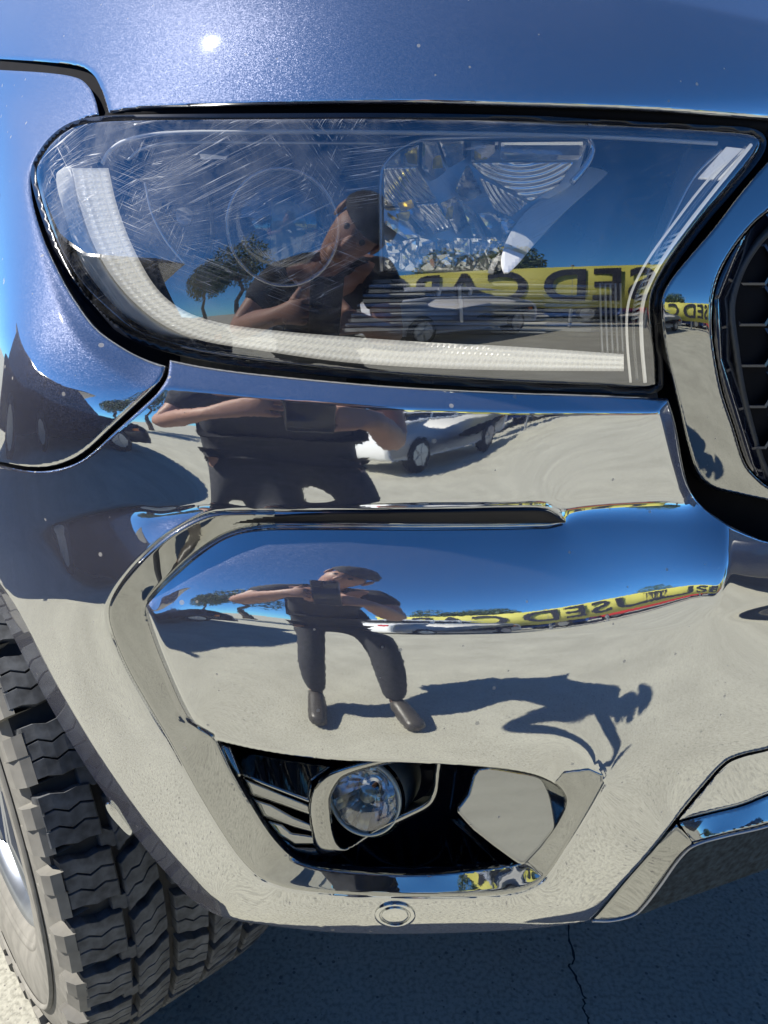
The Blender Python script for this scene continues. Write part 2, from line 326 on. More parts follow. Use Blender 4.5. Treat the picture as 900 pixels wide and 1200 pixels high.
HE = [[(-120, -60, 46), (212, -60, 50), (900, -60, 48), (1080, -60, 50)],
      [(-120, 0, 34), (212, 0, 31), (450, 0, 32), (900, 0, 40)],
      [(-120, 55, 29), (212, 55, 12), (450, 55, 19), (900, 55, 30)],
      [(-120, 100, 26), (212, 100, 2), (450, 100, 14), (900, 108, 20)],
      [(-120, 120, 25), (0, 120, 25), (128, 134, 8), (200, 128, 4), (470, 123, 3), (900, 139, 4)],
      [(-120, 150, 32), (40, 150, 28), (120, 150, 17), (450, 150, 13), (1080, 160, 13)],
      [(-120, 240, 30), (40, 240, 26), (150, 240, 11), (450, 240, 7), (1080, 240, 7)],
      [(-120, 325, 28), (40, 325, 25), (200, 325, 5), (375, 325, 2.4), (1080, 325, 2.2)],
      [(-120, 385, 26), (60, 385, 22), (200, 385, 1.5), (450, 385, 0), (1080, 385, 0)],
      [(-120, 420, 18), (120, 420, 14), (200, 420, -2), (300, 427, -2.5), (450, 441, -3), (600, 451, -3), (770, 457, -3), (1080, 470, -3)],
      [(-120, 430, 18), (150, 430, 13), (196, 424, 46), (300, 436, 48), (450, 448, 48), (600, 457, 47), (780, 463, 44), (1080, 478, 44)],
      [(-120, 455, 16), (150, 455, 11), (196, 449, 46), (300, 461, 47), (450, 473, 46), (600, 479, 45), (780, 480, 42), (1080, 488, 42)],
      [(-120, 457, 16), (150, 457, 9), (196, 453, 4), (300, 465, 3.5), (450, 477, 3), (600, 483, 2), (780, 484, 1), (1080, 492, 1)],
      [(-120, 520, 9), (0, 525, 8), (60, 545, 5), (196, 530, 3), (450, 530, 2.5), (650, 530, 0.5), (1080, 530, -1)],
      [(-120, 575, 3), (60, 580, 3), (100, 588, 3), (200, 588, 3), (450, 588, 1.5), (650, 586, 0.5), (780, 578, -1), (1080, 590, -2)],
      [(-120, 610, 0), (60, 610, 5), (100, 610, 10), (200, 600, 14), (450, 600, 18), (650, 598, 18), (780, 592, 18), (1080, 604, 18)],
      [(-120, 625, -2), (60, 628, 8), (100, 625, 20), (200, 614, 40), (300, 614, 48), (660, 613, 42), (1080, 625, 36)],
      [(-120, 650, -4), (30, 650, 0), (60, 650, 10), (110, 645, 26), (200, 640, 40), (300, 640, 41), (450, 640, 38), (1080, 645, 29)],
      [(-120, 690, -6), (60, 690, 5), (100, 690, 20), (200, 690, 26), (450, 690, 26.6), (1080, 690, 25)],
      [(-120, 700, -7), (60, 700, 0), (90, 702, 13), (130, 712, 16), (170, 716, 17), (230, 722, 16), (300, 731, 15.5), (420, 741, 15), (600, 742, 15), (760, 736, 15.5), (900, 723, 16), (1080, 700, 17)],
      [(-120, 704, -7), (60, 704, -4), (90, 707, 4), (130, 716, 9), (170, 720, 10), (230, 726, 10.5), (300, 735, 10.5), (420, 745, 10.5), (600, 746, 10.5), (760, 740, 10.5), (900, 727, 10.5), (1080, 704, 10)],
      [(-120, 800, -8), (60, 800, -5), (170, 800, 2), (450, 800, 5), (1080, 800, 5)],
      [(-120, 860, -9), (100, 860, -6), (220, 860, -1), (450, 860, 0), (1080, 860, 0)],
      [(-120, 900, -10), (1080, 900, -4)], [(-120, 1000, -15), (1080, 1000, -8)],
      [(-120, 1062, -17), (1080, 1062, -12)], [(-120, 1085, -26), (1080, 1085, -26)], [(-120, 1140, -28), (1080, 1140, -28)]]
P_STRIP = spline([(34, 205), (36, 240), (48, 280), (66, 320), (86, 355), (111, 388), (141, 411), (170, 424), (200, 430, 1), (196, 452, 1), (160, 446), (120, 424), (90, 395), (68, 355), (52, 310), (38, 255), (30, 215)])
P_SCOOP = spline([(62, 620), (120, 603), (175, 600), (175, 640), (150, 675), (128, 700), (95, 682), (72, 655)])
P_CHL = np.array([(300, 601), (240, 604), (200, 625), (165, 655), (140, 685), (128, 710), (130, 735), (147, 778), (170, 820), (200, 870), (230, 925), (260, 975), (285, 1010), (310, 1031), (345, 1040), (330, 1000), (300, 955), (275, 910), (255, 865), (224, 845), (213, 828), (196, 790), (180, 750), (170, 715), (174, 704), (195, 681), (230, 650), (265, 628), (300, 618)], float)
P_RING = np.array([(330, 1004), (400, 1019), (500, 1023), (598, 1012), (614, 1006), (640, 1026), (632, 1035), (600, 1046), (500, 1050), (400, 1048), (330, 1038), (312, 1030)], float)
P_RR = np.array([(614, 1006), (640, 980), (661, 948), (661, 932), (648, 917), (652, 900), (700, 898), (710, 908), (706, 920), (665, 990), (640, 1030)], float)
P_TOPS = np.array([(245, 603), (641, 597), (662, 612), (640, 616), (500, 617), (350, 616), (300, 617), (262, 626)], float)
P_BEND = spline([(848, 600, 1), (853, 640), (850, 680), (832, 722, 1), (900, 712), (1100, 690, 1), (1100, 640, 1), (900, 625)])
P_BCH = np.array([(772, 478), (790, 464), (806, 570), (820, 596), (800, 582), (796, 572)], float)
def ribbon0(pts, wd):
    p = spline(pts, 5, False); t = np.gradient(p, axis=0); t /= np.linalg.norm(t, axis=1)[:, None]; nn = np.stack([-t[:, 1], t[:, 0]], 1)*wd/2
    return np.concatenate([p+nn, (p-nn)[::-1]])
P_T1 = spline([(1080, 800, 1), (980, 853), (900, 880), (872, 887), (852, 896), (826, 925), (798, 958), (796, 961, 1), (830, 953), (870, 943), (900, 931), (1080, 870, 1)])
P_T2 = spline([(796, 964, 1), (830, 955), (870, 945), (900, 933), (1080, 872, 1), (1080, 905, 1), (900, 966), (850, 978), (826, 986), (813, 989, 1)])
P_T3 = spline([(793, 966, 1), (812, 991), (796, 1004), (770, 1039), (747, 1069), (736, 1075), (715, 1079), (693, 1079.5, 1), (702, 1071), (731, 1036), (761, 1002)])
P_T4 = spline([(816, 990, 1), (850, 981), (900, 969), (1080, 908, 1), (1080, 960, 1), (900, 1018), (850, 1036), (790, 1057), (745, 1074, 1), (752, 1068), (773, 1041), (799, 1006)])
P_ARCH = ribbon0([(-120, 545), (-40, 655), (8, 716), (56, 806), (106, 890), (156, 962), (188, 1002), (214, 1030), (236, 1052), (262, 1069)], 22)
P_CREST = np.array([(730, -8), (820, 9), (900, 26), (1085, 70), (1085, -70), (600, -70)], float)
P_RPE = spline([(172, 706), (178, 722), (188, 750), (204, 790), (222, 828), (232, 843), (226, 850), (210, 832), (192, 790), (176, 750), (166, 715)])
P_LEDGE = np.array([(196, 424), (300, 436), (450, 449), (600, 457), (780, 463), (780, 481), (600, 480), (450, 473), (300, 461), (196, 449)], float)
P_BROW = np.array([(205, 650), (240, 626), (300, 615), (660, 614), (660, 632), (450, 640), (320, 645), (240, 668), (205, 690)], float)
facets = [(P_LEDGE, None, 42, 2), (P_BROW, lambda U, V: np.interp(U, [200, 350, 500, 660], [-32, -24, -12, 6]), 40, 8),
          (P_STRIP, -22, 38, 6), (P_SCOOP, lambda U, V: -30+(U-110)*0.25, 24, 14),
          (P_TOPS, None, -25, 2.0),
          (P_CHL, lambda U, V: -18+(U-130)*0.10, lambda U, V: np.interp(V, [600, 650, 720, 1040], [-12, -12, -12, -18]), 2.5),
          (P_RING, 14, 27, 2.0), (P_RR, -16, -8, 2.5), (P_BEND, 42, 10, 5), (P_BCH, 42, 0, 2),
          (P_RPE, -50, -6, 2.0), (P_ARCH, lambda U, V: np.interp(U, [0, 120, 260], [-60, -50, -36]), -20, 3), (P_CREST, None, 54, 4), (P_T1, 14, -3, 2), (P_T2, 10, 46, 2), (P_T3, 2, -20, 2), (P_T4, 12, -16, 2)]
body = Field((-120, 1080, -60, 1140), 2.0, HE, HA, facets, (450, 740, 0.468), 0.8)

truck = empty('pickup_truck', 'dark blue-grey metallic pickup truck seen close at its front corner, headlight above fog lamp', 'pickup truck')
P_SEAM = spline([(655, 606), (641, 598), (600, 597), (500, 599), (350, 600), (270, 600), (240, 604), (200, 625), (165, 655), (140, 685), (128, 710), (130, 735), (147, 778), (170, 820), (200, 870), (230, 925), (260, 975), (285, 1010), (310, 1031), (350, 1043), (450, 1050), (560, 1050), (608, 1045), (636, 1031), (665, 990), (690, 950), (708, 918)], 6, False)
P_RPL = spline([(658, 613), (640, 616), (500, 618), (350, 617), (300, 619), (265, 628), (230, 650), (195, 681), (174, 704), (170, 715), (180, 750), (196, 790), (213, 828), (224, 845), (250, 862)], 6, False)
# seams and gutters, in metres of extra depth
def off_bumper(u, v, ds):
    d, _, _ = nearest(u, v, P_SEAM, False); o = 0.0018*np.exp(-(d/1.6)**2)
    d2, _, _ = nearest(u, v, P_RPL, False); o = o+0.0016*np.exp(-(d2/1.8)**2)
    return o
hood = panel('bonnet', body, P_HOOD, M['paint'], truck, res=2.5, edge=(5, 0.004), thick=0.03, flange=M['seal'])
fender = panel('front_fender', body, P_FEND, M['paint'], truck, res=2.0, edge=(3.0, 0.002), thick=0.02, flange=M['seal'])
bumper = panel('bumper', body, P_BUMP, M['paint'], truck, holes=[P_FOG], off=off_bumper, res=1.6, edge=(2.6, 0.0016), thick=0.02)

panel('intake_slot', body, spline([(262, 617, 1), (285, 609), (330, 603), (400, 600), (500, 598.5), (600, 597), (640, 598), (657, 607), (664, 612, 1), (640, 613.5), (500, 613.5), (400, 613), (330, 613.5), (290, 614)]), M['slot'], truck, res=1.6, edge=(2, 0.001), thick=0.003, step0=-0.0015)
# the darker surround that runs down the left and round the fog lamp
so = P_SEAM[np.searchsorted(np.arange(len(P_SEAM)), 26):]; k1 = np.argmin(np.hypot(P_FOG[:, 0]-648, P_FOG[:, 1]-917)); k2 = 0
inner = np.concatenate([P_FOG[k1:], P_FOG[:1]]); lip = P_RPL[::-1]; lip = lip[lip[:, 0] < 330]
ring = np.concatenate([so, np.array([(708, 907), (690, 899), (660, 903)], float), inner, lip])
panel('recess_surround', body, ring, M['surround'], truck, off=lambda u, v, ds: 0*u-0.0012+0.0022*(1-sstep(ds, 0, 3.0)), res=1.6, edge=(1, 0), thick=0.002)
def sun_glint():
    U, V = np.meshgrid(np.arange(100, 500, 4.), np.arange(-20, 125, 4.)); P = at(U.ravel(), V.ravel(), body.D(U.ravel(), V.ravel())).reshape(*U.shape, 3)
    a = np.gradient(P, axis=1); b = np.gradient(P, axis=0); n = np.cross(a, b); n /= np.linalg.norm(n, axis=2)[..., None]; d = P-CO; d /= np.linalg.norm(d, axis=2)[..., None]
    s = np.sign((n*d).sum(2))[..., None]; n = -n*s; r = d-2*(n*d).sum(2)[..., None]*n; c = (r*np.array(SDIR)).sum(2); k = np.unravel_index(np.argmax(c), c.shape); ang = lambda m: (round(math.degrees(math.atan2(m[0], -m[1])), 1), round(math.degrees(math.asin(m[2])), 1))
    i, j = 13, 28; print('GLINT', U[k], V[k], c[k], 'n at 212,40', ang(n[15, 28]), 'need', ang((np.array(SDIR)-d[15, 28])/np.linalg.norm(np.array(SDIR)-d[15, 28])))
sun_glint()
# ------------------------------------------------------------------ ground
def concrete():
    m, nt, nd, lk, out = mat('exposed_aggregate_concrete'); p = prin(nd, Roughness=0.85, Specular_IOR_Level=0.25)
    tc = nd.new('ShaderNodeTexCoord')
    n = nd.new('ShaderNodeTexNoise'); n.inputs['Scale'].default_value = 2.2; n.inputs['Detail'].default_value = 8; n.inputs['Roughness'].default_value = 0.65; lk.new(tc.outputs['Object'], n.inputs['Vector'])
    r = nd.new('ShaderNodeValToRGB'); r.color_ramp.elements[0].position = 0.32; r.color_ramp.elements[1].position = 0.72
    r.color_ramp.elements[0].color = c4(0.37, 0.36, 0.30); r.color_ramp.elements[1].color = c4(0.51, 0.50, 0.42); lk.new(n.outputs[0], r.inputs[0])
    n2 = nd.new('ShaderNodeTexNoise'); n2.inputs['Scale'].default_value = 150; n2.inputs['Detail'].default_value = 4; lk.new(tc.outputs['Object'], n2.inputs['Vector'])
    r2 = nd.new('ShaderNodeValToRGB'); r2.color_ramp.elements[0].position = 0.33; r2.color_ramp.elements[1].position = 0.56
    r2.color_ramp.elements[0].color = c4(0.66, 0.66, 0.66); r2.color_ramp.elements[1].color = c4(1, 1, 1); lk.new(n2.outputs[0], r2.inputs[0])
    mx = nd.new('ShaderNodeMix'); mx.data_type = 'RGBA'; mx.blend_type = 'MULTIPLY'; mx.inputs[0].default_value = 1; lk.new(r.outputs[0], mx.inputs[6]); lk.new(r2.outputs[0], mx.inputs[7])
    vo = nd.new('ShaderNodeTexVoronoi'); vo.inputs['Scale'].default_value = 105; lk.new(tc.outputs['Object'], vo.inputs['Vector'])
    sc_ = nd.new('ShaderNodeSeparateColor'); lk.new(vo.outputs['Color'], sc_.inputs[0])
    pw = nd.new('ShaderNodeMath'); pw.operation = 'MULTIPLY'; pw.inputs[1].default_value = 0.30
    p3 = nd.new('ShaderNodeMath'); p3.operation = 'POWER'; p3.inputs[1].default_value = 3; lk.new(sc_.outputs[0], p3.inputs[0]); lk.new(p3.outputs[0], pw.inputs[0])
    lt = nd.new('ShaderNodeMath'); lt.operation = 'LESS_THAN'; lk.new(vo.outputs['Distance'], lt.inputs[0]); lk.new(pw.outputs[0], lt.inputs[1])
    mx2 = nd.new('ShaderNodeMix'); mx2.data_type = 'RGBA'; lk.new(lt.outputs[0], mx2.inputs[0]); lk.new(mx.outputs[2], mx2.inputs[6]); mx2.inputs[7].default_value = c4(0.19, 0.18, 0.165)
    lk.new(mx2.outputs[2], p.inputs['Base Color'])
    b = nd.new('ShaderNodeBump'); b.inputs['Strength'].default_value = 0.7; b.inputs['Distance'].default_value = 0.002; lk.new(n2.outputs[0], b.inputs['Height']); lk.new(b.outputs[0], p.inputs['Normal'])
    lk.new(p.outputs[0], out.inputs[0]); return m
M['concrete'] = concrete()
g = obj('ground', [(-400, -400, 0), (400, -400, 0), (400, 400, 0), (-400, 400, 0)], [(0, 1, 2, 3)], M['concrete']); g['kind'] = 'structure'
def gpt(u, v, z=0.0):
    d = CR*(u-450)/FPX+CU*(600-v)/FPX+CF; t = (z-CAMZ)/d[2]; return CO+d*t
def ground_strip(name, line, w, m, z, jit=0.0):
    rnd = random.Random(3); P = [gpt(u, v) for u, v in line]; Q = []
    for a, b in zip(P[:-1], P[1:]):
        for k in range(6): Q.append(a+(b-a)*k/6+np.array([rnd.gauss(0, jit), rnd.gauss(0, jit), 0]))
    Q.append(P[-1]); V = []
    for i, p in enumerate(Q):
        ww = w*rnd.uniform(.5, 1.3) if jit else w; V += [(p[0]-ww/2, p[1], z), (p[0]+ww/2, p[1], z)]
    o = obj(name, V, [(2*i, 2*i+1, 2*i+3, 2*i+2) for i in range(len(Q)-1)], m, g); return o
M['crack'] = plain('crack_shadow', (0.03, 0.03, 0.03), 0.95)
M['grout'] = plain('smoothed_cement', (0.41, 0.39, 0.335), 0.9, var=0.15, scale=30, bump=0.0005)
ground_strip('crack', [(661, 1060), (665, 1090), (672, 1125), (668, 1140), (683, 1165), (682, 1185), (690, 1205), (696, 1260)], 0.0032, M['crack'], 0.008, 0.0016)

# ------------------------------------------------------------------ yard behind the photographer (seen in the paint)
M['skin'] = plain('skin', (0.36, 0.20, 0.145), 0.55, var=0.12, scale=30)
M['shirt'] = plain('black_cotton', (0.018, 0.019, 0.023), 0.85, var=0.3, scale=60)
M['trouser'] = plain('charcoal_trousers', (0.03, 0.032, 0.04), 0.85, var=0.3, scale=60)
M['shoe'] = plain('dark_leather', (0.05, 0.045, 0.04), 0.4)
M['leaf'] = plain('leaves', (0.05, 0.09, 0.03), 0.6, var=0.5, scale=8)
M['bark'] = plain('bark', (0.12, 0.09, 0.06), 0.9, var=0.3)
M['yellow'] = plain('yellow_vinyl', (0.56, 0.52, 0.10), 0.6, var=0.05)
M['ink'] = plain('black_ink', (0.02, 0.02, 0.03), 0.6)
M['red'] = plain('red_paint', (0.5, 0.02, 0.02), 0.25, var=0.05, coat=0.6)
M['white'] = plain('white_paint', (0.86, 0.86, 0.86), 0.25, var=0.03, coat=0.6)
M['silver'] = plain('silver_paint', (0.42, 0.44, 0.47), 0.3, metal=0.5, var=0.03, coat=0.6)
M['blue'] = plain('blue_paint', (0.03, 0.08, 0.3), 0.25, var=0.05, coat=0.6)
M['navy'] = plain('dark_navy_paint', (0.012, 0.016, 0.03), 0.25, var=0.05, coat=0.6)
M['glass'] = plain('tinted_glass', (0.02, 0.025, 0.03), 0.06, var=0.05, coat=1.0)
M['tyre_far'] = plain('tyre_rubber_far', (0.02, 0.02, 0.02), 0.8)
M['alloy'] = plain('alloy', (0.35, 0.36, 0.38), 0.35, metal=0.8)
M['amber'] = plain('amber_lens', (0.8, 0.2, 0.02), 0.2)
M['post'] = plain('galvanised_post', (0.3, 0.31, 0.32), 0.5, metal=0.5)

def skin_mesh(name, joints, edges, root, m, parent, sub=2):
    """joints: name -> (pos, radius)"""
    ks = list(joints); ix = {k: i for i, k in enumerate(ks)}
    me = bpy.data.meshes.new(name); me.from_pydata([joints[k][0] for k in ks], [(ix[a], ix[b]) for a, b in edges], []); me.materials.append(m)
    o = bpy.data.objects.new(name, me); COL.objects.link(o)
    md = o.modifiers.new('skin', 'SKIN'); md.use_smooth_shade = True; md.branch_smoothing = 0.4
    for k in ks:
        r = joints[k][1]; r = r if isinstance(r, tuple) else (r, r)
        o.data.skin_vertices[0].data[ix[k]].radius = r
    for k in ks: o.data.skin_vertices[0].data[ix[k]].use_root = (k == root)
    s = o.modifiers.new('sub', 'SUBSURF'); s.levels = s.render_levels = sub
    if parent: o.parent = parent
    return o
def build_person():
    t = empty('person', 'person in black beanie, black t-shirt and dark trousers stooping forward, holding up a phone', 'person', (0.05, -0.75, 0))
    off = Vector((0.05, -0.75, 0))
    J = dict(pel=((0.06, -0.78, 0.88), (0.17, 0.13)), wst=((0.06, -0.66, 0.97), (0.16, 0.125)), chs=((0.065, -0.50, 1.05), (0.175, 0.13)), shc=((0.07, -0.41, 1.10), (0.14, 0.10)),
             nck=((0.075, -0.33, 1.14), 0.055), hd0=((0.09, -0.265, 1.155), 0.062), hd1=((0.125, -0.215, 1.19), 0.086), hd2=((0.172, -0.175, 1.225), 0.080), 
             lsh=((-0.11, -0.37, 1.10), 0.062), lel=((-0.25, -0.30, 0.92), 0.042), lfa=((-0.17, -0.18, 0.945), 0.040), lwr=((-0.10, -0.085, 0.965), 0.026), lpa=((-0.06, -0.055, 0.972), 0.030),
             rsh=((0.25, -0.37, 1.10), 0.062), rel=((0.27, -0.30, 0.86), 0.042), rfa=((0.20, -0.18, 0.895), 0.040), rwr=((0.14, -0.085, 0.93), 0.026), rpa=((0.095, -0.058, 0.94), 0.030),
             lhp=((-0.04, -0.80, 0.84), 0.10), lkn=((-0.06, -0.64, 0.46), 0.062), lcf=((-0.09, -0.60, 0.30), 0.058), lan=((-0.10, -0.62, 0.09), 0.036), lft=((-0.11, -0.50, 0.045), 0.04), lto=((-0.115, -0.40, 0.03), 0.03),
             rhp=((0.17, -0.80, 0.84), 0.10), rkn=((0.27, -0.60, 0.46), 0.062), rcf=((0.28, -0.57, 0.30), 0.058), ran=((0.29, -0.58, 0.09), 0.036), rft=((0.31, -0.47, 0.045), 0.04), rto=((0.32, -0.37, 0.03), 0.03))
    J = {k: (tuple(Vector(p)-off), r) for k, (p, r) in J.items()}
    E = [('pel', 'wst'), ('wst', 'chs'), ('chs', 'shc'), ('shc', 'nck'), ('nck', 'hd0'), ('hd0', 'hd1'), ('hd1', 'hd2'), ('shc', 'lsh'), ('lsh', 'lel'), ('lel', 'lfa'), ('lfa', 'lwr'), ('lwr', 'lpa'),
         ('shc', 'rsh'), ('rsh', 'rel'), ('rel', 'rfa'), ('rfa', 'rwr'), ('rwr', 'rpa'), ('pel', 'lhp'), ('lhp', 'lkn'), ('lkn', 'lcf'), ('lcf', 'lan'), ('lan', 'lft'), ('lft', 'lto'), ('pel', 'rhp'), ('rhp', 'rkn'), ('rkn', 'rcf'), ('rcf', 'ran'), ('ran', 'rft'), ('rft', 'rto')]
    # fingers: short chains rooted in the palms, curled round the edges of the phone
    for s, side, pr in (('l', -1, Vector((-0.06, -0.055, 0.972))), ('r', 1, Vector((0.095, -0.058, 0.94)))):
        for k in range(4):
            L = (0.026, 0.03, 0.028, 0.022)[k]; base = pr+Vector((-side*0.012, 0.012, 0.024-0.017*k)); prev = s+'pa'
            for q, (a, b) in enumerate(((0.9, 0.35), (0.8, -0.3), (0.35, -0.8))):
                base = base+Vector((-side*a*L*0.7, -0.010+b*L*0.5, 0)); nm = f'{s}f{k}{q}'; J[nm] = (tuple(base-off), 0.0085-0.0008*q); E.append((prev, nm)); prev = nm
        prev = s+'pa'; base = pr+Vector((0, -0.004, 0.02))
        for q in range(2):
            base = base+Vector((-side*0.016, -0.010, 0.020)); nm = f'{s}th{q}'; J[nm] = (tuple(base-off), 0.010-0.001*q); E.append((prev, nm)); prev = nm
    skin_mesh('body', J, E, 'pel', M['skin'], t)
    g = lambda k, f=1.0: (J[k][0], tuple(x*f+0.008 for x in (J[k][1] if isinstance(J[k][1], tuple) else (J[k][1],)*2)))
    mid = lambda a, b, w, r: (tuple(Vector(J[a][0]).lerp(Vector(J[b][0]), w)), r)
    S = {k: g(k, 1.1) for k in ('wst', 'chs', 'shc', 'lsh', 'rsh')}; S['pel'] = (J['pel'][0], (0.195, 0.16)); S['hem'] = (tuple(Vector(J['pel'][0])+Vector((0, 0.03, -0.13))), (0.21, 0.17)); S['ls'] = mid('lsh', 'lel', 0.62, 0.068); S['rs'] = mid('rsh', 'rel', 0.62, 0.068); S['nk'] = mid('shc', 'nck', 0.55, 0.07)
    skin_mesh('t_shirt', S, [('pel', 'wst'), ('wst', 'chs'), ('chs', 'shc'), ('shc', 'lsh'), ('shc', 'rsh'), ('lsh', 'ls'), ('rsh', 'rs'), ('shc', 'nk'), ('pel', 'hem')], 'pel', M['shirt'], t)
    T = {k: g(k, 1.15) for k in ('lkn', 'rkn', 'lcf', 'rcf', 'lan', 'ran')}; T['pel'] = (J['pel'][0], (0.18, 0.14)); T['crt'] = (tuple(Vector(J['pel'][0])+Vector((0.01, 0.0, -0.19))), (0.15, 0.14)); T['lth'] = (tuple(Vector(J['lhp'][0]).lerp(Vector(J['lkn'][0]), .42)), (0.118, 0.115)); T['rth'] = (tuple(Vector(J['rhp'][0]).lerp(Vector(J['rkn'][0]), .42)), (0.118, 0.115)); 
    for k in ('lkn', 'rkn', 'lcf', 'rcf'): T[k] = (J[k][0], (0.076, 0.076))
    for k in ('lan', 'ran'): T[k] = (J[k][0], (0.056, 0.056))
    skin_mesh('trousers', T, [('pel', 'crt'), ('crt', 'lth'), ('crt', 'rth'), ('lth', 'lkn'), ('rth', 'rkn'), ('lkn', 'lcf'), ('rkn', 'rcf'), ('lcf', 'lan'), ('rcf', 'ran')], 'pel', M['trouser'], t)
    for s in 'lr':
        H = {k: (J[s+k][0], r) for k, r in (('an', 0.05), ('ft', (0.052, 0.05)), ('to', (0.045, 0.036)))}
        skin_mesh('shoe', H, [('an', 'ft'), ('ft', 'to')], 'an', M['shoe'], t, 2)
    # cap and face
    ax = (Vector((0.172, -0.175, 1.225))-Vector((0.09, -0.265, 1.155))).normalized(); hc = Vector((0.142, -0.20, 1.205))-off
    fwd = Vector((-0.45, 0.72, -0.52)).normalized(); up = (ax-fwd*ax.dot(fwd)).normalized(); sd = fwd.cross(up)
    fr = Matrix((sd, fwd, up)).transposed().to_4x4()
    bm = bmesh.new(); bmesh.ops.create_uvsphere(bm, u_segments=24, v_segments=14, radius=0.103)
    bmesh.ops.delete(bm, geom=[v for v in bm.verts if v.co.z < 0.004], context='VERTS')
    for v in bm.verts: v.co = Vector((v.co.x*0.93, v.co.y*1.08, v.co.z*0.80+0.022))
    bmesh.ops.transform(bm, matrix=Matrix.Translation(hc) @ fr, verts=bm.verts); bm_obj('beanie', bm, M['shirt'], t, True)
    for p, s in (((0, 0.098, -0.008), (0.014, 0.022, 0.022)), ((0.085, 0, 0), (0.010, 0.018, 0.032)), ((-0.085, 0, 0), (0.010, 0.018, 0.032)), ((0, 0.086, -0.048), (0.024, 0.010, 0.007)), ((0, 0.07, -0.075), (0.03, 0.025, 0.02))):
        nm = {0.098: 'nose', 0: 'ear', 0.086: 'mouth', 0.07: 'chin'}[p[1]]; bm = bmesh.new()
        r = bmesh.ops.create_uvsphere(bm, u_segments=12, v_segments=8, radius=1); bmesh.ops.transform(bm, matrix=Matrix.Translation(hc) @ fr @ Matrix.Translation(p) @ Matrix.Diagonal((*s, 1)), verts=r['verts']); bm_obj(nm, bm, M['skin'], t, True)
    for s in (-1, 1):
        bm = bmesh.new(); bmesh.ops.create_uvsphere(bm, u_segments=12, v_segments=8, radius=0.009); bmesh.ops.transform(bm, matrix=Matrix.Translation(hc) @ fr @ Matrix.Translation((s*0.032, 0.080, 0.012)), verts=bm.verts); bm_obj('eye', bm, M['ink'], t, True)
    return t
person = build_person()
# the phone in the hands, its lens right behind the viewpoint
bm = bmesh.new(); rot = Matrix.Rotation(-PITCH, 4, 'X')
pc_ = Vector(CO)-Vector(CF)*0.012-Vector(CU)*0.052+Vector((0.026, 0, 0))
bx(bm, pc_, (0.076, 0.008, 0.152), rot, 0.003)
ph = empty('phone', 'dark smartphone held upright in both hands', 'phone', pc_)
o = bm_obj('phone_body', bm, M['gloss']); o.parent = ph; o.matrix_parent_inverse = Matrix.Translation(-pc_)
bm = bmesh.new(); bx(bm, pc_-Vector(CF)*0.0045, (0.070, 0.001, 0.144), rot); o = bm_obj('screen', bm, M['glass']); o.parent = ph; o.matrix_parent_inverse = Matrix.Translation(-pc_)
bm = bmesh.new(); bx(bm, pc_+Vector(CU)*0.052-Vector((0.020, 0, 0))+Vector(CF)*0.0043, (0.030, 0.001, 0.030), rot); o = bm_obj('camera_bump', bm, M['ink']); o.parent = ph; o.matrix_parent_inverse = Matrix.Translation(-pc_)

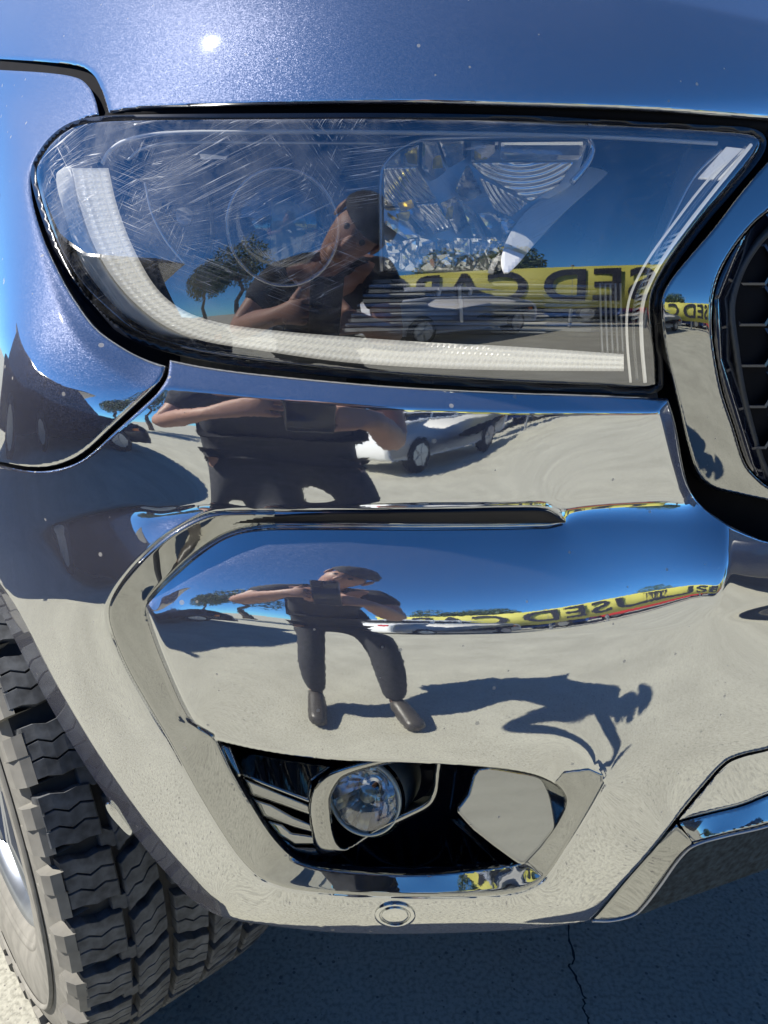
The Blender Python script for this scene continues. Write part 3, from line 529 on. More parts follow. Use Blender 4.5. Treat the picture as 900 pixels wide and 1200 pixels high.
# ---- parked cars: lofted side profile
def make_car(label, paint, loc, rz, L=4.4, W=1.78, H=1.45, group='cars parked across the yard', kind='parked_car', boxy=0.0):
    t = empty(kind, label, 'car', loc, rz, group)
    h = H
    side = [(-L/2, .35), (-L/2-.02, .62), (-L/2+.10, .88), (-L/2+.95, 1.0), (-L/2+1.0, 1.0), (L/2-1.35, .98), (L/2-.35, .86), (L/2-.05, .70), (L/2, .45), (L/2-.06, .30), (-L/2+.1, .28)]
    if boxy: side[2] = (-L/2+.02, 1.0); side[3] = (-L/2+.1, 1.05)
    side = np.array(side); ps = spline([tuple(p) for p in side], 4)
    V = []; n = len(ps)
    for y, s in ((-W/2+.02, .97), (-W/2, 1.0), (-W/2+.10, 1.03), (W/2-.10, 1.03), (W/2, 1.0), (W/2-.02, .97)):
        for p in ps: V.append((p[0]*min(s, 1.01), y, .3+(p[1]-.3)*s))
    F = []
    for k in range(5):
        for i in range(n): F.append((k*n+i, k*n+(i+1) % n, (k+1)*n+(i+1) % n, (k+1)*n+i))
    F += [tuple(range(n)), tuple(5*n+i for i in range(n))[::-1]]
    obj('body', V, F, paint, t, True)
    x0 = -L/2+(.25 if boxy else .45); x1 = L/2-1.15; z0 = .95
    def cab(k, nm, m, zz0, zz1, top):
        a = [(x0+k, -W/2+.12+k*.2, zz0), (x1-k, -W/2+.12+k*.2, zz0), (x1-k, W/2-.12-k*.2, zz0), (x0+k, W/2-.12-k*.2, zz0)]
        b = [(x0+.35*(1-boxy*.6)+top, -W/2+.25+top*.3, zz1), (x1-.75-top, -W/2+.25+top*.3, zz1), (x1-.75-top, W/2-.25-top*.3, zz1), (x0+.35*(1-boxy*.6)+top, W/2-.25-top*.3, zz1)]
        bm = bmesh.new(); vs = [bm.verts.new(p) for p in a+b]
        for f in ((0, 1, 5, 4), (1, 2, 6, 5), (2, 3, 7, 6), (3, 0, 4, 7), (4, 5, 6, 7), (3, 2, 1, 0)): bm.faces.new([vs[i] for i in f])
        bmesh.ops.bevel(bm, geom=list(bm.edges), offset=.035, segments=2, affect='EDGES'); return bm_obj(nm, bm, m, t)
    cab(0, 'window_glass', M['glass'], z0, h-.06, 0); cab(.02, 'roof', paint, h-.09, h, .03)
    for s in (-1, 1):
        for xx, lean in ((x0+.9, .12), (x0+1.75, .0)):
            bm = bmesh.new(); bx(bm, Vector((xx, s*(W/2-.175), (z0+h)/2-.02)), (.07, .03, h-z0-.04), Matrix.Rotation(-s*.22, 4, 'X')); bm_obj('pillar', bm, paint, t)
        for xx in (-L/2+.8, L/2-.85):
            bm = bmesh.new(); bmesh.ops.create_cone(bm, cap_ends=True, segments=28, radius1=.33, radius2=.33, depth=.2); bmesh.ops.bevel(bm, geom=[e for e in bm.edges if len(e.link_faces) == 2 and any(len(f.verts) > 4 for f in e.link_faces)], offset=.03, segments=2, affect='EDGES')
            bmesh.ops.transform(bm, matrix=Matrix.Translation((xx, s*(W/2-.09), .33)) @ Matrix.Rotation(math.pi/2, 4, 'X'), verts=bm.verts); wh = bm_obj('wheel', bm, M['tyre_far'], t, True)
            bm = bmesh.new(); bmesh.ops.create_cone(bm, cap_ends=True, segments=24, radius1=.2, radius2=.2, depth=.03); bmesh.ops.transform(bm, matrix=Matrix.Translation((xx, s*(W/2+.012), .33)) @ Matrix.Rotation(math.pi/2, 4, 'X'), verts=bm.verts)
            for k in range(5):
                a = k*math.tau/5; bx(bm, Vector((xx+math.cos(a)*.1, s*(W/2+.03), .33+math.sin(a)*.1)), (.2, .02, .035), Matrix.Rotation(-a, 4, 'Y'))
            bm_obj('rim', bm, M['alloy'], wh)
        bm = bmesh.new(); bx(bm, Vector((L/2-.12, s*(W/2-.22), .70)), (.16, .32, .12), None, .02); bm_obj('headlight', bm, M['alloy'], t)
        bm = bmesh.new(); bx(bm, Vector((L/2-.30, s*(W/2-.02), .66)), (.14, .06, .08), None, .015); bm_obj('indicator', bm, M['amber'], t)
        bm = bmesh.new(); bx(bm, Vector((-L/2+.04, s*(W/2-.2), .8)), (.1, .26, .14), None, .02); bm_obj('tail_light', bm, M['red'], t)
    return t
def polar(az, d): return (math.sin(R(az))*d, -math.cos(R(az))*d)
x, y = polar(27, 7.0)
make_car('white hatchback parked nearest in front of the banner', M['white'], (x, y, 0), R(-27), H=1.24)
for az, d, m, rz, lab in ((30, 13.0, 'silver', 100, 'silver car parked nose-in behind the banner'), (42, 12.6, 'blue', 65, 'blue car parked behind the middle of the banner'), (57, 14.5, 'red', -30, 'red hatchback parked end-on near the right end of the banner'), (49, 13.5, 'white', 50, 'white car parked between the blue car and the red one'), (-62, 7, 'white', 20, 'white van-like wagon parked on the far left of the yard'), (-95, 8, 'white', 75, 'white wagon parked beyond the fender side')):
    x, y = polar(az, d); make_car(lab, M[m], (x, y, 0), R(rz))
x, y = polar(-60, 3.5); make_car('dark navy wagon parked close on the left', M['navy'], (x, y, 0), R(-56), L=4.7, H=1.8, W=1.9, boxy=1.0)
x, y = polar(-96, 4.4); make_car('tall dark navy wagon added furthest left to darken the bumper reflection', M['navy'], (x, y, 0), R(-92), L=4.9, H=1.85, W=1.9, boxy=1.0)  # unseen car added as a dark shape for the left bumper to mirror
x, y = polar(104, 5.2); make_car('dark navy wagon added off to the right as a dark reflection', M['navy'], (x, y, 0), R(20), L=4.8, H=1.8, W=1.9, boxy=1.0)  # unseen car added so the bumper's right bend mirrors something dark
# ---- the banner
bn = empty('banner', 'yellow banner reading USED CARS on posts at the edge of the yard', 'banner')
Z0, Z1 = 0.62, 1.84; A = Vector((*polar(17, 10.2), 0)); B = Vector((*polar(63, 10.2), 0)); dx = (B-A).normalized(); Lb = (B-A).length
nrm = Vector((-dx.y, dx.x, 0)); 
if nrm.dot(-A) < 0: nrm = -nrm
NB = 40; V = []
for j in range(3):
    for i in range(NB+1):
        s = i/NB; p = A+dx*(Lb*s)+nrm*(0.03*math.sin(s*40)); V.append((p.x, p.y, Z0+(Z1-Z0)*j/2-0.04*math.sin(s*math.pi*6)**2*(1-j/2)))
sheet = obj('banner_sheet', V, grid_faces(3, NB+1), M['yellow'], bn, True)
sm = sheet.modifiers.new('t', 'SOLIDIFY'); sm.thickness = 0.004
fc = bpy.data.curves.new('lettering', 'FONT'); fc.body = 'USED CARS'; fc.size = 1.32; fc.space_word = 0.45; fc.extrude = 0.004; fc.offset = 0.028; fc.align_x = 'CENTER'; fc.align_y = 'CENTER'; fc.space_character = 1.10; fc.materials.append(M['ink'])
ft0 = bpy.data.objects.new('lettering', fc); COL.objects.link(ft0); bpy.context.view_layer.update()
fme = bpy.data.meshes.new_from_object(ft0); bpy.data.objects.remove(ft0); ft = bpy.data.objects.new('lettering', fme); COL.objects.link(ft); ft.parent = bn
mid = (A+B)/2+nrm*0.05; ft.location = (mid.x, mid.y, (Z0+Z1)/2)
xa = Vector((0, 0, 1)).cross(nrm).normalized()    # reading direction as seen from the front
ft.rotation_euler = Matrix((xa, Vector((0, 0, 1)), nrm)).transposed().to_euler()
for k in range(6):
    p = A+dx*(Lb*k/5)-nrm*0.06; bm = bmesh.new(); bx(bm, Vector((p.x, p.y, 0.95)), (.06, .06, 1.9), None, .008); bm_obj('post', bm, M['post'], bn)
# ---- trees
def make_tree(label, x, y, h, cr, seed, n=4200):
    rnd = random.Random(seed); t = empty('tree', label, 'tree', (x, y, 0), 0, 'trees behind the banner')
    pts = [(rnd.uniform(-.1, .1)*k, rnd.uniform(-.1, .1)*k, h*.55*k/5) for k in range(6)]
    V, F = tube_pts(pts, [.22*(1-.12*k) for k in range(6)], 8); top = pts[-1]
    cl = []
    for k in range(9):
        a = rnd.uniform(0, math.tau); e = rnd.uniform(.1, 1.2); r = cr*rnd.uniform(.45, .8); c = (top[0]+math.cos(a)*math.cos(e)*r, top[1]+math.sin(a)*math.cos(e)*r, top[2]+math.sin(e)*r*.8); cl.append((c, cr*rnd.uniform(.35, .6)))
        v2, f2 = tube_pts([top, tuple((Vector(top)+Vector(c))/2+Vector((0, 0, .1))), c], [.1, .06, .02], 6); f2 = [tuple(i+len(V) for i in f) for f in f2]; V = list(V)+list(v2); F = F+f2
    obj('trunk', V, F, M['bark'], t, True)
    LV = []; LF = []
    for k in range(n):
        c, r = cl[k % len(cl)]; d = Vector((rnd.gauss(0, 1), rnd.gauss(0, 1), rnd.gauss(0, 1))).normalized()*(r*rnd.uniform(.3, 1)**.5); p = Vector(c)+d; s = rnd.uniform(.05, .12)
        a = Vector((rnd.gauss(0, 1), rnd.gauss(0, 1), rnd.gauss(0, 1))).normalized(); b = a.orthogonal().normalized(); i = len(LV)
        LV += [p-a*s, p+b*s*.5, p+a*s, p-b*s*.5]; LF.append((i, i+1, i+2, i+3))
    cw = obj('crown', LV, LF, M['leaf'], t); cw['kind'] = 'stuff'
for az, d, h, cr, lab in ((30, 16, 3.6, 1.6, 'bushy tree just behind the middle of the banner'), (36, 18, 3.8, 1.9, 'broad tree further right behind the banner'), (66, 16, 4.0, 1.8, 'round tree past the right end of the banner'), (-12, 14, 5.0, 2.2, 'tall tree on the left of the yard'), (-22, 12, 4.2, 1.6, 'dense tree beyond the dark navy wagon on the left')):
    x, y = polar(az, d); make_tree(lab, x, y, h, cr, int(d*10))
# ------------------------------------------------------------------ headlight materials
def lens_glass():
    m, nt, nd, lk, out = mat('scratched_polycarbonate'); tc = nd.new('ShaderNodeTexCoord')
    tr = nd.new('ShaderNodeBsdfTransparent'); tr.inputs['Color'].default_value = c4(0.97, 0.98, 0.98)
    gl = nd.new('ShaderNodeBsdfGlossy'); gl.inputs['Roughness'].default_value = 0.012
    lw = nd.new('ShaderNodeLayerWeight'); lw.inputs['Blend'].default_value = 0.25
    mr = nd.new('ShaderNodeMapRange'); mr.inputs['To Min'].default_value = 0.235; mr.inputs['To Max'].default_value = 0.95; lk.new(lw.outputs['Fresnel'], mr.inputs['Value'])
    mx = nd.new('ShaderNodeMixShader'); lk.new(mr.outputs[0], mx.inputs[0]); lk.new(tr.outputs[0], mx.inputs[1]); lk.new(gl.outputs[0], mx.inputs[2])
    # hairline scratches: stretched noise ridges in several directions, gathered in worn zones
    acc = None
    for k, (ang, sx, sy, wd) in enumerate(((24, 520, 7, .0075), (-20, 560, 7, .007), (62, 480, 14, .007), (8, 640, 5, .007), (-50, 500, 14, .006))):
        mp = nd.new('ShaderNodeMapping'); mp.inputs['Rotation'].default_value = (0, R(ang), 0); mp.inputs['Location'].default_value = (k*3.1, 0, k*1.7); lk.new(tc.outputs['Object'], mp.inputs['Vector'])
        mp2 = nd.new('ShaderNodeMapping'); mp2.inputs['Scale'].default_value = (sy, 3, sx); lk.new(mp.outputs[0], mp2.inputs['Vector'])
        n = nd.new('ShaderNodeTexNoise'); n.inputs['Scale'].default_value = 1.0; n.inputs['Detail'].default_value = 1.5; n.inputs['Distortion'].default_value = 0.9; lk.new(mp2.outputs[0], n.inputs['Vector'])
        a = nd.new('ShaderNodeMath'); a.operation = 'SUBTRACT'; a.inputs[1].default_value = 0.5; lk.new(n.outputs[0], a.inputs[0])
        b = nd.new('ShaderNodeMath'); b.operation = 'ABSOLUTE'; lk.new(a.outputs[0], b.inputs[0])
        c = nd.new('ShaderNodeMapRange'); c.inputs['From Min'].default_value = 0; c.inputs['From Max'].default_value = wd; c.inputs['To Min'].default_value = 1; c.inputs['To Max'].default_value = 0; c.inputs['From Max'].default_value = wd*1.5; lk.new(b.outputs[0], c.inputs['Value'])
        # keep only stretches of each hairline
        n3 = nd.new('ShaderNodeTexNoise'); n3.inputs['Scale'].default_value = 14+k*3; n3.inputs['Detail'].default_value = 2; lk.new(mp.outputs[0], n3.inputs['Vector'])
        g = nd.new('ShaderNodeMapRange'); g.inputs['From Min'].default_value = 0.5; g.inputs['From Max'].default_value = 0.68; lk.new(n3.outputs[0], g.inputs['Value'])
        h = nd.new('ShaderNodeMath'); h.operation = 'MULTIPLY'; lk.new(c.outputs[0], h.inputs[0]); lk.new(g.outputs[0], h.inputs[1])
        if acc is None: acc = h
        else:
            q = nd.new('ShaderNodeMath'); q.operation = 'MAXIMUM'; lk.new(acc.outputs[0], q.inputs[0]); lk.new(h.outputs[0], q.inputs[1]); acc = q
    # wear is concentrated in the upper left half
    sp = nd.new('ShaderNodeSeparateXYZ'); lk.new(tc.outputs['Object'], sp.inputs[0])
    wx = nd.new('ShaderNodeMapRange'); wx.inputs['From Min'].default_value = -0.02; wx.inputs['From Max'].default_value = 0.12; wx.inputs['To Min'].default_value = 1; wx.inputs['To Max'].default_value = 0.25; lk.new(sp.outputs[0], wx.inputs['Value'])
    wz = nd.new('ShaderNodeMapRange'); wz.inputs['From Min'].default_value = CAMZ-0.07; wz.inputs['From Max'].default_value = CAMZ+0.03; wz.inputs['To Min'].default_value = 0.10; wz.inputs['To Max'].default_value = 1; lk.new(sp.outputs[2], wz.inputs['Value'])
    w1 = nd.new('ShaderNodeMath'); w1.operation = 'MULTIPLY'; lk.new(wx.outputs[0], w1.inputs[0]); lk.new(wz.outputs[0], w1.inputs[1])
    w2 = nd.new('ShaderNodeMath'); w2.operation = 'MULTIPLY'; lk.new(w1.outputs[0], w2.inputs[0]); lk.new(acc.outputs[0], w2.inputs[1])
    w3 = nd.new('ShaderNodeMath'); w3.operation = 'MULTIPLY'; w3.inputs[1].default_value = 0.9; lk.new(w2.outputs[0], w3.inputs[0])
    nh = nd.new('ShaderNodeTexNoise'); nh.inputs['Scale'].default_value = 35; nh.inputs['Detail'].default_value = 6; nh.inputs['Roughness'].default_value = 0.7; lk.new(tc.outputs['Object'], nh.inputs['Vector'])
    hz = nd.new('ShaderNodeMapRange'); hz.inputs['From Min'].default_value = 0.42; hz.inputs['From Max'].default_value = 0.8; hz.inputs['To Max'].default_value = 0.22; lk.new(nh.outputs[0], hz.inputs['Value'])
    hm = nd.new('ShaderNodeMath'); hm.operation = 'MULTIPLY'; lk.new(hz.outputs[0], hm.inputs[0]); lk.new(w1.outputs[0], hm.inputs[1])
    fa = nd.new('ShaderNodeMath'); fa.operation = 'MAXIMUM'; lk.new(w3.outputs[0], fa.inputs[0]); lk.new(hm.outputs[0], fa.inputs[1])
    df = nd.new('ShaderNodeBsdfDiffuse'); df.inputs['Color'].default_value = c4(0.75, 0.76, 0.78)
    m2 = nd.new('ShaderNodeMixShader'); lk.new(fa.outputs[0], m2.inputs[0]); lk.new(mx.outputs[0], m2.inputs[1]); lk.new(df.outputs[0], m2.inputs[2])
    lk.new(m2.outputs[0], out.inputs[0]); return m
def clear_plastic(name, fac=0.2, tint=(0.95, 0.96, 0.96)):
    m, nt, nd, lk, out = mat(name)
    tr = nd.new('ShaderNodeBsdfTransparent'); tr.inputs['Color'].default_value = c4(*tint)
    gl = nd.new('ShaderNodeBsdfGlossy'); gl.inputs['Roughness'].default_value = 0.03
    lw = nd.new('ShaderNodeLayerWeight'); lw.inputs['Blend'].default_value = 0.35
    mr = nd.new('ShaderNodeMapRange'); mr.inputs['To Min'].default_value = fac; mr.inputs['To Max'].default_value = 0.95; lk.new(lw.outputs['Fresnel'], mr.inputs['Value'])
    mx = nd.new('ShaderNodeMixShader'); lk.new(mr.outputs[0], mx.inputs[0]); lk.new(tr.outputs[0], mx.inputs[1]); lk.new(gl.outputs[0], mx.inputs[2]); lk.new(mx.outputs[0], out.inputs[0]); return m
def chrome(name, col=(0.86, 0.88, 0.9), rough=0.08, metal=1.0):
    m, nt, nd, lk, out = mat(name); p = prin(nd, Roughness=rough, Metallic=metal); p.inputs['Base Color'].default_value = c4(*col); lk.new(p.outputs[0], out.inputs[0]); return m
M['lens'] = lens_glass(); M['clear'] = clear_plastic('clear_plastic')
M['chrome'] = chrome('aluminised_reflector', (0.97, 0.97, 0.96), 0.12, 0.8); M['satin'] = chrome('satin_reflector', (0.62, 0.64, 0.66), 0.32, 0.7)
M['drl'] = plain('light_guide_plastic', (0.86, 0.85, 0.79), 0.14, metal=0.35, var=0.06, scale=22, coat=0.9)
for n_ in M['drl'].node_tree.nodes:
    if n_.type == 'BSDF_PRINCIPLED': n_.inputs['Emission Color'].default_value = c4(1, 0.96, 0.85); n_.inputs['Emission Strength'].default_value = 0.24   # the running light is on; lens ribs and side marker share its glow
M['drl_side'] = plain('frosted_light_guide', (0.72, 0.70, 0.62), 0.4, var=0.04)
M['frost'] = plain('frosted_grey_plastic', (0.78, 0.79, 0.78), 0.5, var=0.06)
M['bowl'] = plain('headlight_bowl', (0.010, 0.013, 0.022), 0.25, var=0.3, spec=0.6)
M['dgrey'] = plain('dark_grey_plastic', (0.035, 0.036, 0.036), 0.5, var=0.2, scale=90)
M['ribs'] = chrome('ribbed_reflector', (0.50, 0.52, 0.55), 0.22, 0.9)
M['bulb'] = clear_plastic('lamp_glass', 0.12, (0.97, 0.98, 0.97))
M['pale'] = plain('pale_reflector', (0.55, 0.58, 0.5), 0.3, metal=0.4, var=0.1)

def grow(poly, d):
    c = np.roll(poly, -1, 0)-np.roll(poly, 1, 0); n = np.stack([c[:, 1], -c[:, 0]], 1); n /= np.linalg.norm(n, axis=1)[:, None]+1e-9
    a = poly+n*d; area = lambda p: abs(np.sum(p[:, 0]*np.roll(p[:, 1], -1)-p[:, 1]*np.roll(p[:, 0], -1)))
    if (area(a) < area(poly)) == (d > 0): a = poly-n*d
    return a
def ribbon(pts, wd, n=8):
    p = spline(pts, n, False); t = np.gradient(p, axis=0); t /= np.linalg.norm(t, axis=1)[:, None]; nn = np.stack([-t[:, 1], t[:, 0]], 1)
    w = np.asarray(wd if hasattr(wd, '__len__') else [wd, wd], float); w = np.interp(np.linspace(0, 1, len(p)), np.linspace(0, 1, len(w)), w)[:, None]/2
    return np.concatenate([p+nn*w, (p-nn*w)[::-1]])
def wire(name, pts, d0, rad, m, parent, fld=body, n=8, seg=8, closed=False):
    p = spline(pts, n, closed); D = fld.D(p[:, 0], p[:, 1])+d0; V, F = tube_pts(at(p[:, 0], p[:, 1], D), rad, seg, closed); return obj(name, V, F, m, parent, True)
def flat(name, poly, m, parent, d, tu=0.0, tv=0.0, thick=0.004, flute=None, smooth=False, fld=body, res=None, edge=(1.5, 0.0005), follow=False):
    """a plate set d metres behind the skin, tilted tu / tv metres per 100 px, with optional flutes (cx, cy, pitch px, height m)"""
    poly = np.asarray(poly, float); c = poly.mean(0)
    Dc = float(fld.D(c[:1], c[1:2])[0])
    class Fl: 
        def D(s, u, v): return fld.D(u, v) if follow else np.full(np.shape(u), Dc)
    def off(u, v, ds):
        o = d+tu*(u-c[0])/100+tv*(v-c[1])/100
        if flute:
            ph = np.hypot(u-flute[0], v-flute[1])/flute[2]; o = o-flute[3]*np.abs(np.sin(math.pi*ph))
        return o
    return panel(name, Fl(), poly, m, parent, off=off, res=res or (1.3 if flute else 4.0), edge=edge, thick=thick, smooth=bool(flute) or smooth)

# ------------------------------------------------------------------ headlight
LFE = [[(0, v, e+13*k), (60, v, e+11*k), (150, v, e+5*k), (250, v, e), (920, v, e)] for v, e, k in ((100, 16, .6), (135, 14, .6), (165, 11.5, .7), (240, 7.4, .8), (325, 3.0, .7), (385, 0, .5), (430, -2.5, .5), (460, -4, .5), (500, -6, .5))]
LA2 = lambda v: [(0, v, -58), (60, v, -42), (150, v, -21), (200, v, -12)]+LA(v)[5:]
LR = lambda v: [(450, v, 9), (545, v, 11.4), (595, v, 12.6), (640, v, 13.6), (690, v, 14.7), (760, v, 16.2), (920, v, 20)]
LA2 = lambda v: [(0, v, -58), (60, v, -42), (150, v, -21), (200, v, -12)]+LA(v)[5:8]+LR(v)
LF = Field((0, 920, 100, 500), 2.0, LFE, [LA2(100), LA2(500)], [], (450, 432, float(body.D(np.array([450.]), np.array([432.]))[0])+0.002), 1.0)
ru = np.array([60, 150, 300, 450, 600, 760, 60, 300, 450, 600, 760, 880.]); rv = np.array([180, 390, 426, 440, 449, 455, 200, 141, 140, 142, 148, 165.]); LGAP = (LF.D(ru, rv)-body.D(ru, rv)).round(3); print('LENSGAP', LGAP.tolist())
wireL = lambda *a, **k: wire(*a, fld=LF, **k); flatL = lambda *a, **k: flat(*a, fld=LF, **k)
hl = obj('headlight', [(0, 0, 0)], [], None); bpy.data.objects.remove(hl)
hl = panel('headlight', LF, grow(P_LENS, 7), M['bowl'], truck, off=lambda u, v, ds: 0.013+0.055*sstep(ds, 8, 13), res=4, edge=(1, 0), thick=0.01)
panel('lens', LF, P_LENS, M['lens'], hl, res=2.0, edge=(4.5, 0.0035), thick=0.010, step0=0.001)
# dark backing behind the shut lines
for nm, pl, dd in (('seam_backing', ribbon([(-120, 68), (0, 76), (60, 80), (97, 86), (112, 98), (121, 120), (124, 137)], 24), 0.014),
               ('seam_backing', ribbon([(124, 134), (200, 132), (300, 130), (470, 128), (600, 131), (750, 137), (860, 145), (900, 148), (1080, 165)], 26), 0.016),
               ('seam_backing', ribbon([(196, 430), (188, 448), (160, 477), (131, 505), (106, 528), (86, 541), (60, 549), (30, 550), (0, 544), (-60, 534), (-120, 528)], 16), 0.010)):
    panel(nm, body, pl, M['seal'], truck, off=lambda u, v, ds, dd=dd: dd+0*u, res=3, edge=(1, 0), thick=0.004)
wire('bonnet_seal', [(128, 138), (200, 132), (300, 129), (470, 127), (600, 130), (750, 136), (860, 144), (895, 149)], 0.010, 0.004, M['seal'], truck)

def drl_band(name, outer, inner, d0, rows, pitch, amp, m, parent):
    a = spline(outer, 24, False); b = spline(inner, 24, False)
    def res(p, n):
        L = np.concatenate([[0], np.cumsum(np.hypot(*np.diff(p, axis=0).T))]); t = np.linspace(0, L[-1], n); return np.stack([np.interp(t, L, p[:, 0]), np.interp(t, L, p[:, 1])], 1), L[-1]
    L = res(a, 10)[1]; n = int(L/1.25); a, _ = res(a, n); b, _ = res(b, n); k = rows*6+1; t = np.linspace(0, 1, k)
    P = a[None]*(1-t[:, None, None])+b[None]*t[:, None, None]; s = np.linspace(0, L, n)[None]
    bump = amp*np.abs(np.sin(math.pi*s/pitch))**0.7*np.abs(np.sin(math.pi*rows*t[:, None]))**0.7
    prof = 0.004*(1-np.abs(2*t[:, None]-1)**2.5)
    D = LF.D(P[..., 0].ravel(), P[..., 1].ravel()).reshape(P.shape[:2])+d0-bump-prof
    V = at(P[..., 0].ravel(), P[..., 1].ravel(), D.ravel()); F = grid_faces(k, n)
    return obj(name, V, F, m, parent, True)
O_OUT = [(84, 197), (92, 235), (108, 283), (130, 322), (156, 353), (190, 380), (232, 398), (300, 410), (400, 424), (500, 431), (600, 434), (731, 435)]
O_IN = [(127, 197), (137, 240), (156, 290), (184, 338), (216, 364), (262, 379), (330, 388), (400, 394), (500, 401), (600, 406), (731, 415)]
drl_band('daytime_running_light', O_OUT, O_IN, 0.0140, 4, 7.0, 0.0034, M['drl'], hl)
panel('light_guide', LF, spline([(66, 204), (84, 196), (92, 235), (108, 283), (130, 322), (156, 353), (190, 380), (232, 398, 1), (190, 393), (150, 372), (118, 340), (92, 300), (76, 252)]), M['drl_side'], hl, off=lambda u, v, ds: 0.0135+0*u, res=2, edge=(5, 0.004), thick=0.01)
# chrome edge mouldings of the lamp
wireL('bezel_edge', [(120, 192), (128, 178), (145, 166), (180, 158), (240, 155), (450, 155), (690, 160), (840, 168)], 0.016, 0.0013, M['frost'], hl)
wireL('bezel_edge', [(150, 188), (165, 175), (200, 168), (300, 167), (450, 168)], 0.034, 0.0009, M['satin'], hl)
for k, w_ in ((0, 0), (1, 9), (2, 17)):
    wireL('lens_rib', [(756-w_, 448), (752-w_, 400), (752-w_, 365), (758-w_, 340), (776-w_, 305), (806-w_, 263), (846-w_, 212), (880-w_*.7, 170+w_*.3)], 0.006+0.004*k, 0.0013-0.0002*k, M['clear'] if k == 1 else M['drl'], hl)  # two ribs take the running light's glow to look brighter
bm = bmesh.new()
pl = spline([(746, 372), (751, 345), (768, 306), (796, 268)], 10, False)
for i in range(0, len(pl)-1, 2):
    q = pl[i]; c = at(q[0], q[1], float(LF.D(q[:1], q[1:2])[0])+0.010); bx(bm, Vector(c), (0.007, 0.002, 0.0012), Matrix.Rotation(R(-20), 4, 'Y'))
o = bm_obj('rib_tick', bm, M['satin'], hl); o['kind'] = 'stuff'
flatL('marker_backing', [(803, 175), (868, 176), (820, 240), (770, 304), (752, 336), (764, 285), (785, 225)], M['dgrey'], hl, 0.030, follow=True)
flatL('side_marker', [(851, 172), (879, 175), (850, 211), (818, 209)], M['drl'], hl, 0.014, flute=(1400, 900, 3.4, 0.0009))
wireL('lamp_trim', [(845, 176), (815, 205), (790, 250), (772, 290), (757, 330), (748, 380)], 0.020, 0.0010, M['satin'], hl)

# high-beam chamber of faceted and fluted reflectors
M['pale2'] = plain('pale_reflector_wall', (0.84, 0.84, 0.82), 0.3, metal=0.2, var=0.1)
M['amber_glint'] = chrome('painted_amber_reflection', (0.90, 0.74, 0.16), 0.2, 0.4)
rf = flatL('high_beam_reflector', spline([(447, 205), (452, 192), (470, 176), (500, 164), (690, 163, 1), (672, 212), (640, 235), (610, 262), (594, 300), (580, 320, 1), (455, 317), (447, 310)]), M['pale2'], hl, 0.040, thick=0.01, follow=True)
def fac(poly, d, tu, tv, fl=None, m='chrome'): return flatL('reflector_facet', poly, M[m], hl, d-0.014, abs(tu)*0.35+0.008, tv*0.45+0.034, 0.003, fl)
fac([(450, 197), (488, 196), (513, 236), (450, 242)], 0.036, 0.030, 0.012, (560, 150, 6.5, 0.0011))
fac([(450, 193), (469, 180), (469, 193)], 0.04, 0.05, 0.03); fac([(472, 194), (474, 175), (491, 170), (491, 194)], 0.04, -0.03, 0.04)
fac([(495, 166), (512, 166), (530, 222), (518, 234), (494, 196)], 0.05, 0.06, 0.01); fac([(515, 166), (546, 165), (548, 190), (534, 222)], 0.052, -0.06, 0.02); fac([(548, 190), (572, 240), (558, 246), (533, 224)], 0.05, 0.08, 0.04)
fac([(552, 191), (672, 190), (656, 216), (622, 236), (604, 226), (568, 206)], 0.034, 0.028, 0.012, (610, 120, 6.6, 0.0012))
fac([(562, 208), (600, 228), (618, 238), (600, 254), (580, 246)], 0.035, -0.03, 0.012, (700, 150, 5.0, 0.0011))
fac([(552, 166), (584, 166), (584, 188), (552, 189)], 0.05, 0.09, 0.02); fac([(587, 167), (688, 166), (680, 187), (587, 188)], 0.036, 0.02, 0.012)
fac([(588, 172), (606, 172), (606, 187), (588, 187)], 0.038, -0.08, 0.0)
fac([(450, 244), (468, 243), (500, 276), (476, 280), (450, 262)], 0.044, -0.03, -0.06); fac([(472, 243), (484, 240), (504, 262), (496, 270)], 0.04, 0.05, -0.08)
fac([(488, 240), (512, 238), (530, 268), (508, 274)], 0.034, 0.03, 0.012, (430, 330, 5.0, 0.0010))
fac([(516, 238), (534, 230), (552, 262), (536, 276)], 0.045, -0.10, 0.02); fac([(538, 232), (556, 248), (574, 286), (556, 280)], 0.042, 0.10, -0.05)
fac([(560, 250), (578, 248), (596, 270), (588, 292)], 0.042, -0.08, -0.05); fac([(582, 250), (598, 256), (608, 264), (598, 284)], 0.044, 0.04, -0.09)
rr = random.Random(5)
for j in range(2):
    for i in range(7):
        x0 = 451+i*20; y0 = 280+j*19; a = (x0, y0+rr.uniform(-3, 3)); b = (x0+19, y0+rr.uniform(-3, 3)); c = (x0+20, y0+18); d = (x0+rr.uniform(-2, 4), y0+18)
        x_, y_ = x0+rr.uniform(4, 15), y0+rr.uniform(4, 14)
        for tri in ((a, b, (x_, y_)), (b, c, (x_, y_)), (c, d, (x_, y_)), (d, a, (x_, y_))):
            fac(tri, 0.030+rr.uniform(0, .006), rr.choice((-1, 1))*rr.uniform(.015, .06), rr.uniform(-.035, .022))
for q_ in ([(474, 180), (489, 172), (489, 192), (478, 190)], [(508, 186), (516, 178), (519, 196), (507, 197)], [(466, 238), (482, 234), (486, 243), (470, 248)], [(464, 250), (482, 247), (478, 260), (466, 256)], [(556, 176), (572, 186), (556, 187)], [(524, 244), (532, 240), (530, 256), (522, 256)], [(586, 290), (598, 286), (594, 306), (588, 304)]):
    flatL('reflector_facet', q_, M['amber_glint'], hl, 0.016, -0.02, 0.06, 0.003)  # yellow facets: the indicator's reflection put into their colour
fac([(562, 284), (576, 280), (590, 314), (580, 318)], 0.034, 0.10, -0.10)
